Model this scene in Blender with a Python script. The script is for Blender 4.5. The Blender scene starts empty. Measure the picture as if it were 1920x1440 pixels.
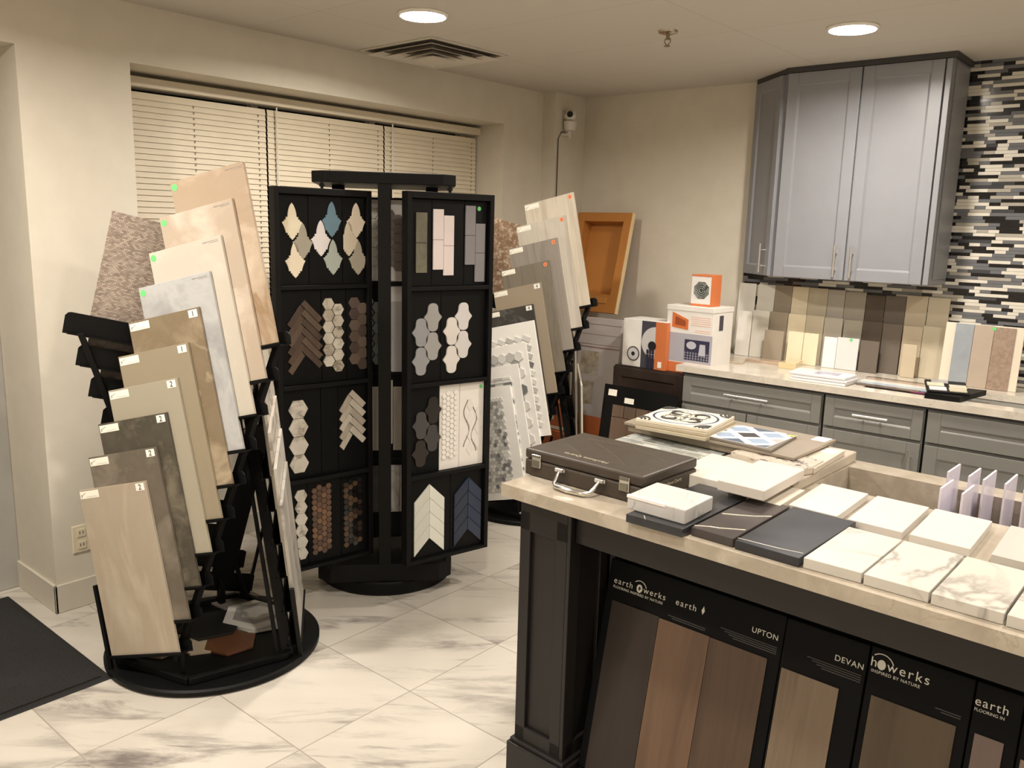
import bpy, math, random
from mathutils import Matrix, Vector
R = math.radians
S = bpy.context.scene
COL = S.collection
# ---------------------------------------------------------------- camera
cam = bpy.data.objects.new('camera', bpy.data.cameras.new('camera'))
COL.objects.link(cam)
cam.data.sensor_width = 36; cam.data.lens = 36 * 1587 / 1920; cam.data.clip_start = .02
cam.matrix_world = (Matrix.Translation((0, 0, 1.6)) @ Matrix.Rotation(R(40.26), 4, 'Z')
                    @ Matrix.Rotation(R(79.46), 4, 'X') @ Matrix.Rotation(R(1.49), 4, 'Z'))
S.camera = cam
# ---------------------------------------------------------------- colour management, world
S.view_settings.view_transform = 'Standard'; S.view_settings.look = 'None'
S.view_settings.gamma = 1; S.view_settings.use_curve_mapping = False
S.view_settings.exposure = 1.75
w = bpy.data.worlds.new('world'); S.world = w; w.use_nodes = True
w.node_tree.nodes['Background'].inputs[0].default_value = (.02, .025, .04, 1)
w.node_tree.nodes['Background'].inputs[1].default_value = 1.0
CEIL = 2.43
WARM = (1, .925, .84)
LAMPS = [(-2.635, 2.50, 7), (-1.33, 3.65, 7), (-2.6, .55, 10), (-1.1, 1.25, 6), (.05, 2.55, 7), (1.5, 3.65, 6),
         (.3, -.9, 6), (1.6, .6, 6), (-1.3, -1.7, 6)]
for i, (x, y, e) in enumerate(LAMPS):
    l = bpy.data.lights.new('downlight_beam', 'AREA'); l.shape = 'DISK'; l.size = .15
    l.energy = e; l.color = WARM; l.spread = R(165)
    o = bpy.data.objects.new('downlight_beam', l); COL.objects.link(o); o.location = (x, y, CEIL - .022)
LAMP_OBJS = [o for o in COL.objects if o.type == 'LIGHT']

# ---------------------------------------------------------------- materials
def lin(c):
    return tuple((v / 255 / 12.92 if v <= 10.3 else ((v / 255 + .055) / 1.055) ** 2.4) for v in c) + (1,)
def newmat(name, rough=.5, metal=0, spec=None):
    m = bpy.data.materials.new(name); m.use_nodes = True
    b = m.node_tree.nodes['Principled BSDF']
    b.inputs['Roughness'].default_value = rough; b.inputs['Metallic'].default_value = metal
    if spec is not None: b.inputs['Specular IOR Level'].default_value = spec
    return m, m.node_tree, b
def coords(nt, scale=(1, 1, 1), rot=(0, 0, 0), rnd=True, loc=(0, 0, 0)):
    tc = nt.nodes.new('ShaderNodeTexCoord'); mp = nt.nodes.new('ShaderNodeMapping')
    mp.inputs['Scale'].default_value = scale; mp.inputs['Rotation'].default_value = rot
    mp.inputs['Location'].default_value = loc
    if rnd:
        oi = nt.nodes.new('ShaderNodeObjectInfo'); ad = nt.nodes.new('ShaderNodeVectorMath'); ad.operation = 'MULTIPLY_ADD'
        nt.links.new(oi.outputs['Random'], ad.inputs[0]); ad.inputs[1].default_value = (37, 19, 53)
        nt.links.new(tc.outputs['Object'], ad.inputs[2]); nt.links.new(ad.outputs[0], mp.inputs['Vector'])
    else:
        nt.links.new(tc.outputs['Object'], mp.inputs['Vector'])
    return mp.outputs['Vector']
def ramp(nt, fac, stops, const=False):
    r = nt.nodes.new('ShaderNodeValToRGB'); e = r.color_ramp.elements
    while len(e) < len(stops): e.new(.5)
    for k, (p, c) in enumerate(stops):
        e[k].position = p; e[k].color = lin(c)
    if const: r.color_ramp.interpolation = 'CONSTANT'
    nt.links.new(fac, r.inputs['Fac']); return r.outputs['Color']
def noise(nt, vec, scale, detail=4, rough=.55, dist=0):
    n = nt.nodes.new('ShaderNodeTexNoise'); n.inputs['Scale'].default_value = scale
    n.inputs['Detail'].default_value = detail; n.inputs['Roughness'].default_value = rough
    n.inputs['Distortion'].default_value = dist
    nt.links.new(vec, n.inputs['Vector']); return n.outputs['Fac']
def mixc(nt, fac, a, b, mode='MIX'):
    m = nt.nodes.new('ShaderNodeMix'); m.data_type = 'RGBA'; m.blend_type = mode
    for s, v in ((0, fac), (6, a), (7, b)):
        if isinstance(v, (int, float)): m.inputs[s].default_value = v
        elif isinstance(v, tuple): m.inputs[s].default_value = v
        else: nt.links.new(v, m.inputs[s])
    return m.outputs[2]
def bump(nt, b, h, strength=.2, dist=.002):
    n = nt.nodes.new('ShaderNodeBump'); n.inputs['Strength'].default_value = strength
    n.inputs['Distance'].default_value = dist
    nt.links.new(h, n.inputs['Height']); nt.links.new(n.outputs[0], b.inputs['Normal'])
CACHE = {}
def plain(rgb, rough=.5, metal=0, spec=None, grain=0):
    key = ('p', rgb, rough, metal, spec, grain)
    if key in CACHE: return CACHE[key]
    m, nt, b = newmat('paint_%d_%d_%d' % rgb, rough, metal, spec)
    n = noise(nt, coords(nt), 9, 3)
    d = tuple(max(0, v * (.985 - grain)) for v in rgb); u = tuple(min(255, v * 1.01) for v in rgb)
    nt.links.new(ramp(nt, n, [(.3, d), (.7, u)]), b.inputs['Base Color'])
    CACHE[key] = m; return m
def stone(c1, c2, scale=6, rough=.35, vein=None, vs=3, vw=.03, stretch=(1, 1, 1), rot=(0, 0, 0), c3=None, bmp=0, spots=None):
    key = ('s', c1, c2, scale, rough, vein, vs, vw, stretch, rot, c3, bmp, spots)
    if key in CACHE: return CACHE[key]
    m, nt, b = newmat('stone_%d_%d_%d' % c1, rough)
    v = coords(nt, stretch, rot)
    n = noise(nt, v, scale, 6, .6, .4)
    st = [(.32, c1), (.68, c2)] if not c3 else [(.3, c1), (.5, c2), (.7, c3)]
    col = ramp(nt, n, st)
    if vein:
        k = noise(nt, v, vs, 5, .55, 1.2)
        f = ramp(nt, k, [(.5 - vw, (0, 0, 0)), (.5, (255, 255, 255)), (.5 + vw, (0, 0, 0))])
        k2 = noise(nt, v, vs * 1.3, 2)
        f2 = ramp(nt, k2, [(.42, (0, 0, 0)), (.62, (255, 255, 255))])
        col = mixc(nt, mixc(nt, 1.0, f, f2, 'MULTIPLY'), col, lin(vein))
    if spots:
        k = noise(nt, v, 30, 3, .7)
        f = ramp(nt, k, [(.56, (0, 0, 0)), (.61, (255, 255, 255))])
        col = mixc(nt, f, col, lin(spots))
    nt.links.new(col, b.inputs['Base Color'])
    if bmp: bump(nt, b, n, bmp, .004)
    CACHE[key] = m; return m
def wood(c1, c2, scale=1, rough=.45, axis='Z', c3=None):
    key = ('w', c1, c2, scale, rough, axis, c3)
    if key in CACHE: return CACHE[key]
    m, nt, b = newmat('wood_%d_%d_%d' % c1, rough)
    s = {'Z': (14, 14, 1.1), 'X': (1.1, 14, 14), 'Y': (14, 1.1, 14)}[axis]
    v = coords(nt, tuple(a * scale for a in s))
    n = noise(nt, v, 1.4, 6, .62, .9); n2 = noise(nt, v, 7, 3, .6)
    st = [(.3, c1), (.7, c2)] if not c3 else [(.28, c1), (.5, c2), (.72, c3)]
    col = mixc(nt, .22, ramp(nt, n, st), ramp(nt, n2, [(.3, c1), (.7, c2)]))
    nt.links.new(col, b.inputs['Base Color'])
    CACHE[key] = m; return m
def emis(rgb, s):
    m, nt, b = newmat('glow_%d' % s, .5)
    b.inputs['Emission Color'].default_value = lin(rgb); b.inputs['Emission Strength'].default_value = s
    return m

BLACK = plain((9, 9, 9), .5, 0, .2)
BLACKS = plain((13, 12, 12), .55, 0, .2)
CHROME = plain((225, 224, 222), .3, 1)
WHITE = plain((232, 228, 220), .5)
STICK = plain((245, 240, 225), .6)
GREEN = plain((110, 205, 120), .6)
ORANGE = plain((235, 140, 95), .6)
INK = plain((35, 33, 32), .6)
GREYINK = plain((150, 146, 138), .6)
WHITEINK = plain((215, 212, 200), .6)

# ---------------------------------------------------------------- mesh builder
class MB:
    def __init__(s): s.v = []; s.f = []; s.m = []
    def add(s, vs, fs, mi=0, M=None):
        k = len(s.v)
        s.v += [tuple(M @ Vector(p)) if M else tuple(p) for p in vs]
        s.f += [tuple(i + k for i in f) for f in fs]; s.m += [mi] * len(fs)
        return s
    def box(s, a, b, mi=0, M=None):
        x0, y0, z0 = a; x1, y1, z1 = b
        return s.add([(x0, y0, z0), (x1, y0, z0), (x1, y1, z0), (x0, y1, z0), (x0, y0, z1), (x1, y0, z1), (x1, y1, z1), (x0, y1, z1)],
                     [(0, 3, 2, 1), (4, 5, 6, 7), (0, 1, 5, 4), (1, 2, 6, 5), (2, 3, 7, 6), (3, 0, 4, 7)], mi, M)
    def extr(s, P, fa, fb, mi=0, M=None):      # P 2D polygon, fa/fb map 2D -> 3D for the two caps
        n = len(P); vs = [fa(p) for p in P] + [fb(p) for p in P]
        fs = [tuple(range(n - 1, -1, -1)), tuple(range(n, 2 * n))] + [(i, (i + 1) % n, (i + 1) % n + n, i + n) for i in range(n)]
        return s.add(vs, fs, mi, M)
    def front(s, P, y0, y1, mi=0, M=None):     # polygon in XZ, extruded along Y
        return s.extr(P, lambda p: (p[0], y0, p[1]), lambda p: (p[0], y1, p[1]), mi, M)
    def slab(s, P, z0, z1, mi=0, M=None):      # polygon in XY, extruded along Z
        return s.extr(P, lambda p: (p[0], p[1], z0), lambda p: (p[0], p[1], z1), mi, M)
    def beam(s, p0, p1, a, b, mi=0):           # a, b half-width vectors
        p0, p1, a, b = map(Vector, (p0, p1, a, b))
        vs = [q + x for q in (p0, p1) for x in (-a - b, a - b, a + b, -a + b)]
        return s.add(vs, [(0, 3, 2, 1), (4, 5, 6, 7), (0, 1, 5, 4), (1, 2, 6, 5), (2, 3, 7, 6), (3, 0, 4, 7)], mi)
    def cyl(s, p0, p1, r, r2=None, n=20, mi=0):
        p0, p1 = Vector(p0), Vector(p1); r2 = r if r2 is None else r2
        d = (p1 - p0).normalized(); a = d.orthogonal().normalized(); b = d.cross(a)
        vs = [p0 + (a * math.cos(t) + b * math.sin(t)) * r for t in [2 * math.pi * i / n for i in range(n)]]
        vs += [p1 + (a * math.cos(t) + b * math.sin(t)) * r2 for t in [2 * math.pi * i / n for i in range(n)]]
        return s.add(vs, [tuple(range(n - 1, -1, -1)), tuple(range(n, 2 * n))] + [(i, (i + 1) % n, (i + 1) % n + n, i + n) for i in range(n)], mi)
    def tube(s, pts, r, n=10, mi=0):
        pts = [Vector(p) for p in pts]; rings = []; a = None
        for i, p in enumerate(pts):
            d = ((pts[min(i + 1, len(pts) - 1)] - pts[max(i - 1, 0)])).normalized()
            a = d.orthogonal().normalized() if a is None else (a - d * a.dot(d)).normalized()
            b = d.cross(a); rr = r[i] if isinstance(r, (list, tuple)) else r
            rings += [p + (a * math.cos(2 * math.pi * k / n) + b * math.sin(2 * math.pi * k / n)) * rr for k in range(n)]
        m = len(pts); fs = [tuple(range(n - 1, -1, -1)), tuple(range((m - 1) * n, m * n))]
        for i in range(m - 1):
            fs += [(i * n + k, i * n + (k + 1) % n, (i + 1) * n + (k + 1) % n, (i + 1) * n + k) for k in range(n)]
        return s.add(rings, fs, mi)
    def lathe(s, prof, c=(0, 0, 0), n=40, mi=0):   # prof [(r,z)...]
        vs = []; m = len(prof)
        for r, z in prof: vs += [(c[0] + r * math.cos(2 * math.pi * k / n), c[1] + r * math.sin(2 * math.pi * k / n), c[2] + z) for k in range(n)]
        fs = [tuple(range(n - 1, -1, -1)), tuple(range((m - 1) * n, m * n))]
        for i in range(m - 1):
            fs += [(i * n + k, i * n + (k + 1) % n, (i + 1) * n + (k + 1) % n, (i + 1) * n + k) for k in range(n)]
        return s.add(vs, fs, mi)
    def build(s, name, mats, parent=None, M=None, bev=0, smooth=False):
        import bmesh
        me = bpy.data.meshes.new(name); me.from_pydata(s.v, [], s.f)
        mats = mats if isinstance(mats, (list, tuple)) else [mats]
        for x in mats: me.materials.append(x)
        for p, i in zip(me.polygons, s.m): p.material_index = i
        bm = bmesh.new(); bm.from_mesh(me); bmesh.ops.recalc_face_normals(bm, faces=bm.faces); bm.to_mesh(me); bm.free()
        o = bpy.data.objects.new(name, me); COL.objects.link(o)
        if parent: o.parent = parent
        if M is not None: o.matrix_basis = M
        if smooth:
            for p in me.polygons: p.use_smooth = True
            me.set_sharp_from_angle(angle=R(35))
        if bev:
            md = o.modifiers.new('bevel', 'BEVEL'); md.width = bev; md.segments = 2; md.limit_method = 'ANGLE'; md.angle_limit = R(40)
        return o
def T(x, y, z): return Matrix.Translation((x, y, z))
def RZ(a): return Matrix.Rotation(R(a), 4, 'Z')
def RX(a): return Matrix.Rotation(R(a), 4, 'X')
def RY(a): return Matrix.Rotation(R(a), 4, 'Y')
def tag(o, label, cat, group=None):
    o['label'] = label; o['category'] = cat
    if group: o['group'] = group
    return o
def thing(name, label, cat, M, group=None):
    o = bpy.data.objects.new(name, None); COL.objects.link(o); o.empty_display_size = .05; o.matrix_basis = M
    return tag(o, label, cat, group)
def struct(o): o['kind'] = 'structure'; return o
def dup(o, parent, M):
    c = o.copy(); COL.objects.link(c); c.parent = parent; c.matrix_basis = M
    return c
def text(name, s, size, mat, parent, M, align='LEFT', ext=.0003, spacing=1.0):
    cu = bpy.data.curves.new(name, 'FONT'); cu.body = s; cu.size = size; cu.extrude = ext; cu.align_x = align; cu.space_character = spacing
    t = bpy.data.objects.new(name, cu); dg = bpy.context.evaluated_depsgraph_get()
    COL.objects.link(t); dg.update()
    me = bpy.data.meshes.new_from_object(t.evaluated_get(dg)); bpy.data.objects.remove(t)
    me.name = name; me.materials.clear(); me.materials.append(mat)
    o = bpy.data.objects.new(name, me); COL.objects.link(o); o.parent = parent; o.matrix_basis = M
    return o
FACE = RX(90)     # text lying in XY stood up facing -Y
def ngon(n, r, a0=0, c=(0, 0), sy=1): return [(c[0] + r * math.cos(a0 + 2 * math.pi * i / n), c[1] + sy * r * math.sin(a0 + 2 * math.pi * i / n)) for i in range(n)]

# ================================================================= THE ROOM
WX = -3.478; BY = 4.66
wallm = plain((214, 206, 190), .85)
# floor: 18 inch marble tiles with grout lines
m, nt, b = newmat('marble_floor', .22)
v = coords(nt, (1, 1, 1), rnd=False, loc=(1.996 + .4585 * 20, -1.391 + .4585 * 20, 0))
br = nt.nodes.new('ShaderNodeTexBrick'); br.offset = 0; br.squash = 1
br.inputs['Scale'].default_value = 1; br.inputs['Mortar Size'].default_value = .0022; br.inputs['Mortar Smooth'].default_value = .1
br.inputs['Brick Width'].default_value = .4585; br.inputs['Row Height'].default_value = .4585; br.inputs['Bias'].default_value = 0
br.inputs['Color1'].default_value = (0, 0, 0, 1); br.inputs['Color2'].default_value = (1, 1, 1, 1); br.inputs['Mortar'].default_value = (.5, .5, .5, 1)
nt.links.new(v, br.inputs['Vector'])
tc = nt.nodes.new('ShaderNodeTexCoord'); mp = nt.nodes.new('ShaderNodeMapping')
mp.vector_type = 'TEXTURE'; mp.inputs['Rotation'].default_value = (0, 0, R(40)); mp.inputs['Scale'].default_value = (3.0, .62, 1)
nt.links.new(tc.outputs['Object'], mp.inputs['Vector'])
ad = nt.nodes.new('ShaderNodeVectorMath'); ad.operation = 'MULTIPLY_ADD'; nt.links.new(br.outputs['Color'], ad.inputs[0]); ad.inputs[1].default_value = (9, 7, 0)
nt.links.new(mp.outputs['Vector'], ad.inputs[2]); vv = ad.outputs[0]
n1 = noise(nt, vv, 5.5, 8, .68, .5); n2 = noise(nt, vv, 1.7, 4, .55)
v1 = ramp(nt, n1, [(.50, (0, 0, 0)), (.66, (255, 255, 255))]); v2 = ramp(nt, n2, [(.38, (40, 40, 40)), (.58, (255, 255, 255))])
base = ramp(nt, n2, [(.35, (206, 199, 187)), (.65, (194, 187, 175))])
col = mixc(nt, mixc(nt, 1, v1, v2, 'MULTIPLY'), base, lin((118, 110, 106)))
col = mixc(nt, br.outputs['Fac'], col, lin((158, 150, 138)))
nt.links.new(col, b.inputs['Base Color'])
floorm = m
struct(MB().box((-4.3, -2.7, -.1), (2.7, 4.9, 0)).build('floor', floorm))
# ceiling with faint panel joints
m, nt, b = newmat('ceiling_panels', .9)
v = coords(nt, rnd=False, loc=(1.74 + 12.2, -3.45 + 12.2, 0))
br = nt.nodes.new('ShaderNodeTexBrick'); br.offset = 0
br.inputs['Scale'].default_value = 1; br.inputs['Mortar Size'].default_value = .002; br.inputs['Brick Width'].default_value = 1.22; br.inputs['Row Height'].default_value = .61
for k, c in (('Color1', (202, 195, 184)), ('Color2', (203, 196, 185)), ('Mortar', (182, 174, 162))): br.inputs[k].default_value = lin(c)
nt.links.new(v, br.inputs['Vector']); nt.links.new(br.outputs['Color'], b.inputs['Base Color'])
struct(MB().box((-4.3, -2.7, CEIL), (2.7, 4.9, CEIL + .1)).build('ceiling', m))
# window wall with two full-height recesses
H1 = 2.204
wl = MB()
wl.box((-4.1, -2.6, 0), (WX, .1, CEIL)).box((-4.1, .1, H1), (WX, 1.277, CEIL)).box((-4.1, 1.277, 0), (WX, 1.698, CEIL))
wl.box((-4.1, 1.698, H1), (WX, 3.97, CEIL)).box((-4.1, 3.97, 0), (WX, 4.34, CEIL)).box((-4.1, 4.34, 0), (-3.38, 4.8, CEIL))
wl.box((-4.1, 1.698, 0), (-3.74, 3.97, .55))
struct(wl.build('wall_left', wallm))
struct(MB().box((-3.38, BY, 0), (2.6, BY + .14, CEIL)).build('wall_back', wallm))
struct(MB().box((2.5, -2.6, 0), (2.6, BY, CEIL)).build('wall_right', wallm))
struct(MB().box((-3.478, -2.7, 0), (2.6, -2.6, CEIL)).build('wall_front', wallm))
bbm = plain((206, 199, 184), .5)
bb = MB()
bb.box((WX, 1.265, 0), (WX + .012, 1.698, .12)).box((-3.86, 1.265, 0), (WX + .012, 1.277, .12)).box((WX, 3.97, 0), (WX + .012, 4.34, .12))
bb.box((-3.74, 1.71, 0), (-3.728, 3.96, .1)).box((WX, -2.5, 0), (WX + .012, .1, .12))
struct(bb.build('baseboard_left', bbm, bev=.003))
struct(MB().box((-3.38, BY - .012, 0), (-2.6, BY, .12)).build('baseboard_back', bbm, bev=.003))
# grey glazed door in the left recess
d = struct(MB().box((-4.02, .1, 0), (-3.86, .19, H1)).box((-4.02, 1.19, 0), (-3.86, 1.277, H1)).box((-4.02, .19, H1 - .08), (-3.86, 1.19, H1)).build('door_1', plain((160, 157, 150), .5), bev=.004))
MB().box((-3.99, .19, .01), (-3.93, .29, H1 - .08)).box((-3.99, 1.09, .01), (-3.93, 1.19, H1 - .08)).box((-3.99, .29, .01), (-3.93, 1.09, .2)).box((-3.99, .29, H1 - .18), (-3.93, 1.09, H1 - .08)).build('door_leaf', plain((128, 127, 122), .5), d, bev=.003)
MB().box((-3.965, .29, .2), (-3.955, 1.09, H1 - .18)).build('door_glass', plain((74, 76, 76), .3), d)
# window behind the blinds
wn = struct(MB().box((-3.86, 1.698, .55), (-3.80, 1.75, H1)).box((-3.86, 3.92, .55), (-3.80, 3.97, H1)).box((-3.86, 1.75, H1 - .05), (-3.80, 3.92, H1)).box((-3.86, 1.75, .55), (-3.80, 3.92, .6)).box((-3.86, 2.45, .6), (-3.80, 2.49, H1 - .05)).box((-3.86, 3.20, .6), (-3.80, 3.24, H1 - .05)).build('window_1', WHITE))
MB().box((-3.84, 1.75, .6), (-3.835, 3.92, H1 - .05)).build('window_glass', plain((12, 14, 20), .05), wn)
# blinds
slatm = plain((226, 214, 190), .55)
for k, (y0, y1, lab) in enumerate(((1.708, 2.4665, 'closed cream slatted blind at the left end of the window, above the leaning beige tiles'),
                                   (2.4685, 3.216, 'closed cream slatted blind in the middle of the window, behind the black carousel'),
                                   (3.218, 3.964, 'closed cream slatted blind at the right end of the window'))):
    t = thing('window_blind', lab, 'blind', T(-3.70, y0, .57), 'slatted blinds in the window recess')
    L = y1 - y0
    hb = MB().box((-.03, 0, 1.575), (.028, L, 1.612)).build('headrail', plain((232, 222, 200), .5), t, bev=.004)
    sl = MB(); z = .03
    while z < 1.565:
        sl.add([(.0045, .004, z - .0145), (.0045, L - .004, z - .0145), (-.002, L - .004, z + .0145), (-.002, .004, z + .0145),
                (.0053, .004, z - .014), (.0053, L - .004, z - .014), (-.001, L - .004, z + .015), (-.001, .004, z + .015)],
               [(0, 1, 2, 3), (7, 6, 5, 4), (0, 4, 5, 1), (3, 2, 6, 7), (0, 3, 7, 4), (1, 5, 6, 2)])
        z += .0252
    sl.build('slats', slatm, t)
    MB().box((-.012, .002, 0), (.014, L - .002, .016)).build('bottom_rail', plain((232, 222, 200), .5), t, bev=.003)
    for q in (.06, .5, .94):
        c = MB()
        for zz in range(0, 60): c.box((.0056, q * L - .0015, .03 + zz * .0252), (.0066, q * L + .0015, .041 + zz * .0252))
        c.build('ladder_cord', plain((70, 62, 52), .7), t)
    MB().cyl((.022, .045, 1.57), (.022, .05, .75), .004, n=8).build('tilt_wand', plain((225, 220, 208), .2), t)
valance = MB().box((-3.68, 1.70, 2.145), (-3.665, 3.968, 2.186)).build('window_valance', plain((225, 214, 192), .5), bev=.003)
tag(valance, 'long cream valance strip across the top of the window blinds', 'valance')
# recessed lights
for i, (x, y, e) in enumerate(LAMPS):
    lab = ('lit round recessed ceiling light above the black carousel, beside the air vent' if i == 0 else
           'lit round recessed ceiling light in front of the grey wall cabinets' if i == 1 else None)
    if i > 1: lab = 'round recessed ceiling light out of view behind or above the camera'
    t = thing('recessed_light', lab, 'ceiling light', T(x, y, CEIL), 'recessed ceiling lights' if i < 2 else 'recessed lights outside the picture')
    MB().lathe([(.100, 0), (.102, -.004), (.098, -.010), (.092, -.013), (.091, -.004)], n=48).build('trim_ring', plain((235, 230, 220), .4), t, smooth=True)
    MB().lathe([(.001, -.016), (.06, -.016), (.0905, -.012), (.0905, -.008), (.001, -.008)], n=40).build('lens', emis((255, 244, 225), 14), t)
# air vent
t = thing('ceiling_vent', 'square metal air diffuser with stepped louvres in the ceiling', 'vent', T(-3.16, 3.07, CEIL) @ RZ(-1))
MB().box((-.26, -.26, -.006), (.26, -.24, 0)).box((-.26, .24, -.006), (.26, .26, 0)).box((-.26, -.24, -.006), (-.24, .24, 0)).box((.24, -.24, -.006), (.26, .24, 0)).build('frame', plain((205, 198, 184), .4), t, bev=.002)
for k, s in enumerate((.232, .168, .106)):
    v = MB()
    for q in range(4):
        a = RZ(90 * q); i_, zo = s - .052, -.020 - k * .005
        v.add([(-s, -s, zo), (s, -s, zo), (i_, -i_, -.003), (-i_, -i_, -.003), (-s, -s, zo - .002), (s, -s, zo - .002), (i_, -i_, -.005), (-i_, -i_, -.005)],
              [(0, 1, 2, 3), (4, 7, 6, 5), (0, 4, 5, 1), (3, 2, 6, 7), (0, 3, 7, 4), (1, 5, 6, 2)], 0, a)
    v.build('louvre', plain((206, 199, 186), .4), t)
MB().box((-.075, -.075, -.040), (.075, .075, -.034)).build('centre_plate', plain((206, 199, 186), .4), t)
MB().box((-.235, -.235, -.001), (.235, .235, 0)).build('opening_shade_plate', plain((128, 121, 110), .8), t)  # flat plate, its colour painted as the shade behind the louvres
# sprinkler
t = thing('sprinkler_head', 'small chrome fire sprinkler hanging from the ceiling', 'sprinkler', T(-1.98, 3.30, CEIL))
MB().lathe([(.004, 0), (.042, 0), (.04, -.008), (.022, -.014), (.012, -.014)], n=28).build('escutcheon', plain((190, 180, 165), .25, 1), t, smooth=True)
MB().cyl((0, 0, -.01), (0, 0, -.035), .008, n=14).tube([(-.012, 0, -.03), (-.014, 0, -.045), (0, 0, -.06)], .0025, 8).tube([(.012, 0, -.03), (.014, 0, -.045), (0, 0, -.06)], .0025, 8).cyl((0, 0, -.06), (0, 0, -.062), .015, n=16).build('nozzle', plain((150, 135, 115), .3, 1), t)
# security camera on the pier
t = thing('security_camera', 'small white pan tilt security camera on the corner pier', 'camera', T(-3.335, 4.44, 2.255))
MB().lathe([(.01, -.055), (.034, -.052), (.04, -.035), (.041, .0), (.036, .006)], n=28).build('body', plain((222, 216, 208), .3), t, smooth=True)
MB().lathe([(.012, -.036), (.03, -.024), (.038, 0), (.03, .026), (.012, .038), (.002, .04)], (0, 0, .038), n=28).build('head', plain((225, 220, 212), .3), t, smooth=True)
MB().cyl((.014, -.026, .043), (.024, -.038, .043), .019, n=24).build('lens', plain((10, 10, 12), .1), t)
MB().tube([(-.045, -.03, -.075), (-.01, -.01, -.075), (0, 0, -.05)], .011, 10).cyl((0, 0, -.05), (0, 0, -.1), .008, n=12).build('bracket', plain((215, 208, 198), .4), t)
MB().tube([(.02, .03, .02), (.035, .05, .06)], .003, 8).tube([(-.03, -.02, .02), (-.036, -.034, .07)], .003, 8).build('antenna', plain((215, 208, 198), .4), t)
cb = MB().tube([(-3.345, 4.405, 2.19), (-3.355, 4.375, 2.19), (-3.372, 4.37, 2.15), (-3.374, 4.372, 1.9), (-3.374, 4.37, 1.4), (-3.374, 4.372, .8), (-3.374, 4.37, .1)], .0028, 8).build('camera_cable', INK)
tag(cb, 'thin black cable running down the pier from the security camera', 'cable')
# outlet
t = thing('wall_outlet', 'cream double power outlet low on the wall behind the front beige tile', 'outlet', T(WX, 1.385, .292))
MB().box((0, -.036, -.058), (.006, .036, .058)).build('cover_plate', plain((226, 214, 186), .4), t, bev=.003)
for s in (-1, 1): MB().box((.006, -.017, s * .026 - .016), (.0085, .017, s * .026 + .016)).box((.0085, -.008, s * .026 - .005), (.0088, -.005, s * .026 + .007), 1).box((.0085, .005, s * .026 - .005), (.0088, .008, s * .026 + .007), 1).build('socket', [plain((226, 214, 186), .4), INK], t)
# door mat
m, nt, b = newmat('mat_pile', 1.0)
n = noise(nt, coords(nt), 160, 3); nt.links.new(ramp(nt, n, [(.3, (12, 11, 11)), (.7, (42, 40, 38))]), b.inputs['Base Color']); bump(nt, b, n, .8, .004)
t = thing('door_mat', 'black entrance mat on the floor at lower left', 'mat', T(-3.3, .45, 0))
MB().box((-.45, -.7, .004), (.45, .72, .011)).build('pile', m, t, bev=.003)
MB().box((-.48, -.73, 0), (.48, .745, .005)).build('rubber_edge', plain((22, 21, 20), .7), t, bev=.003)

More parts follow.
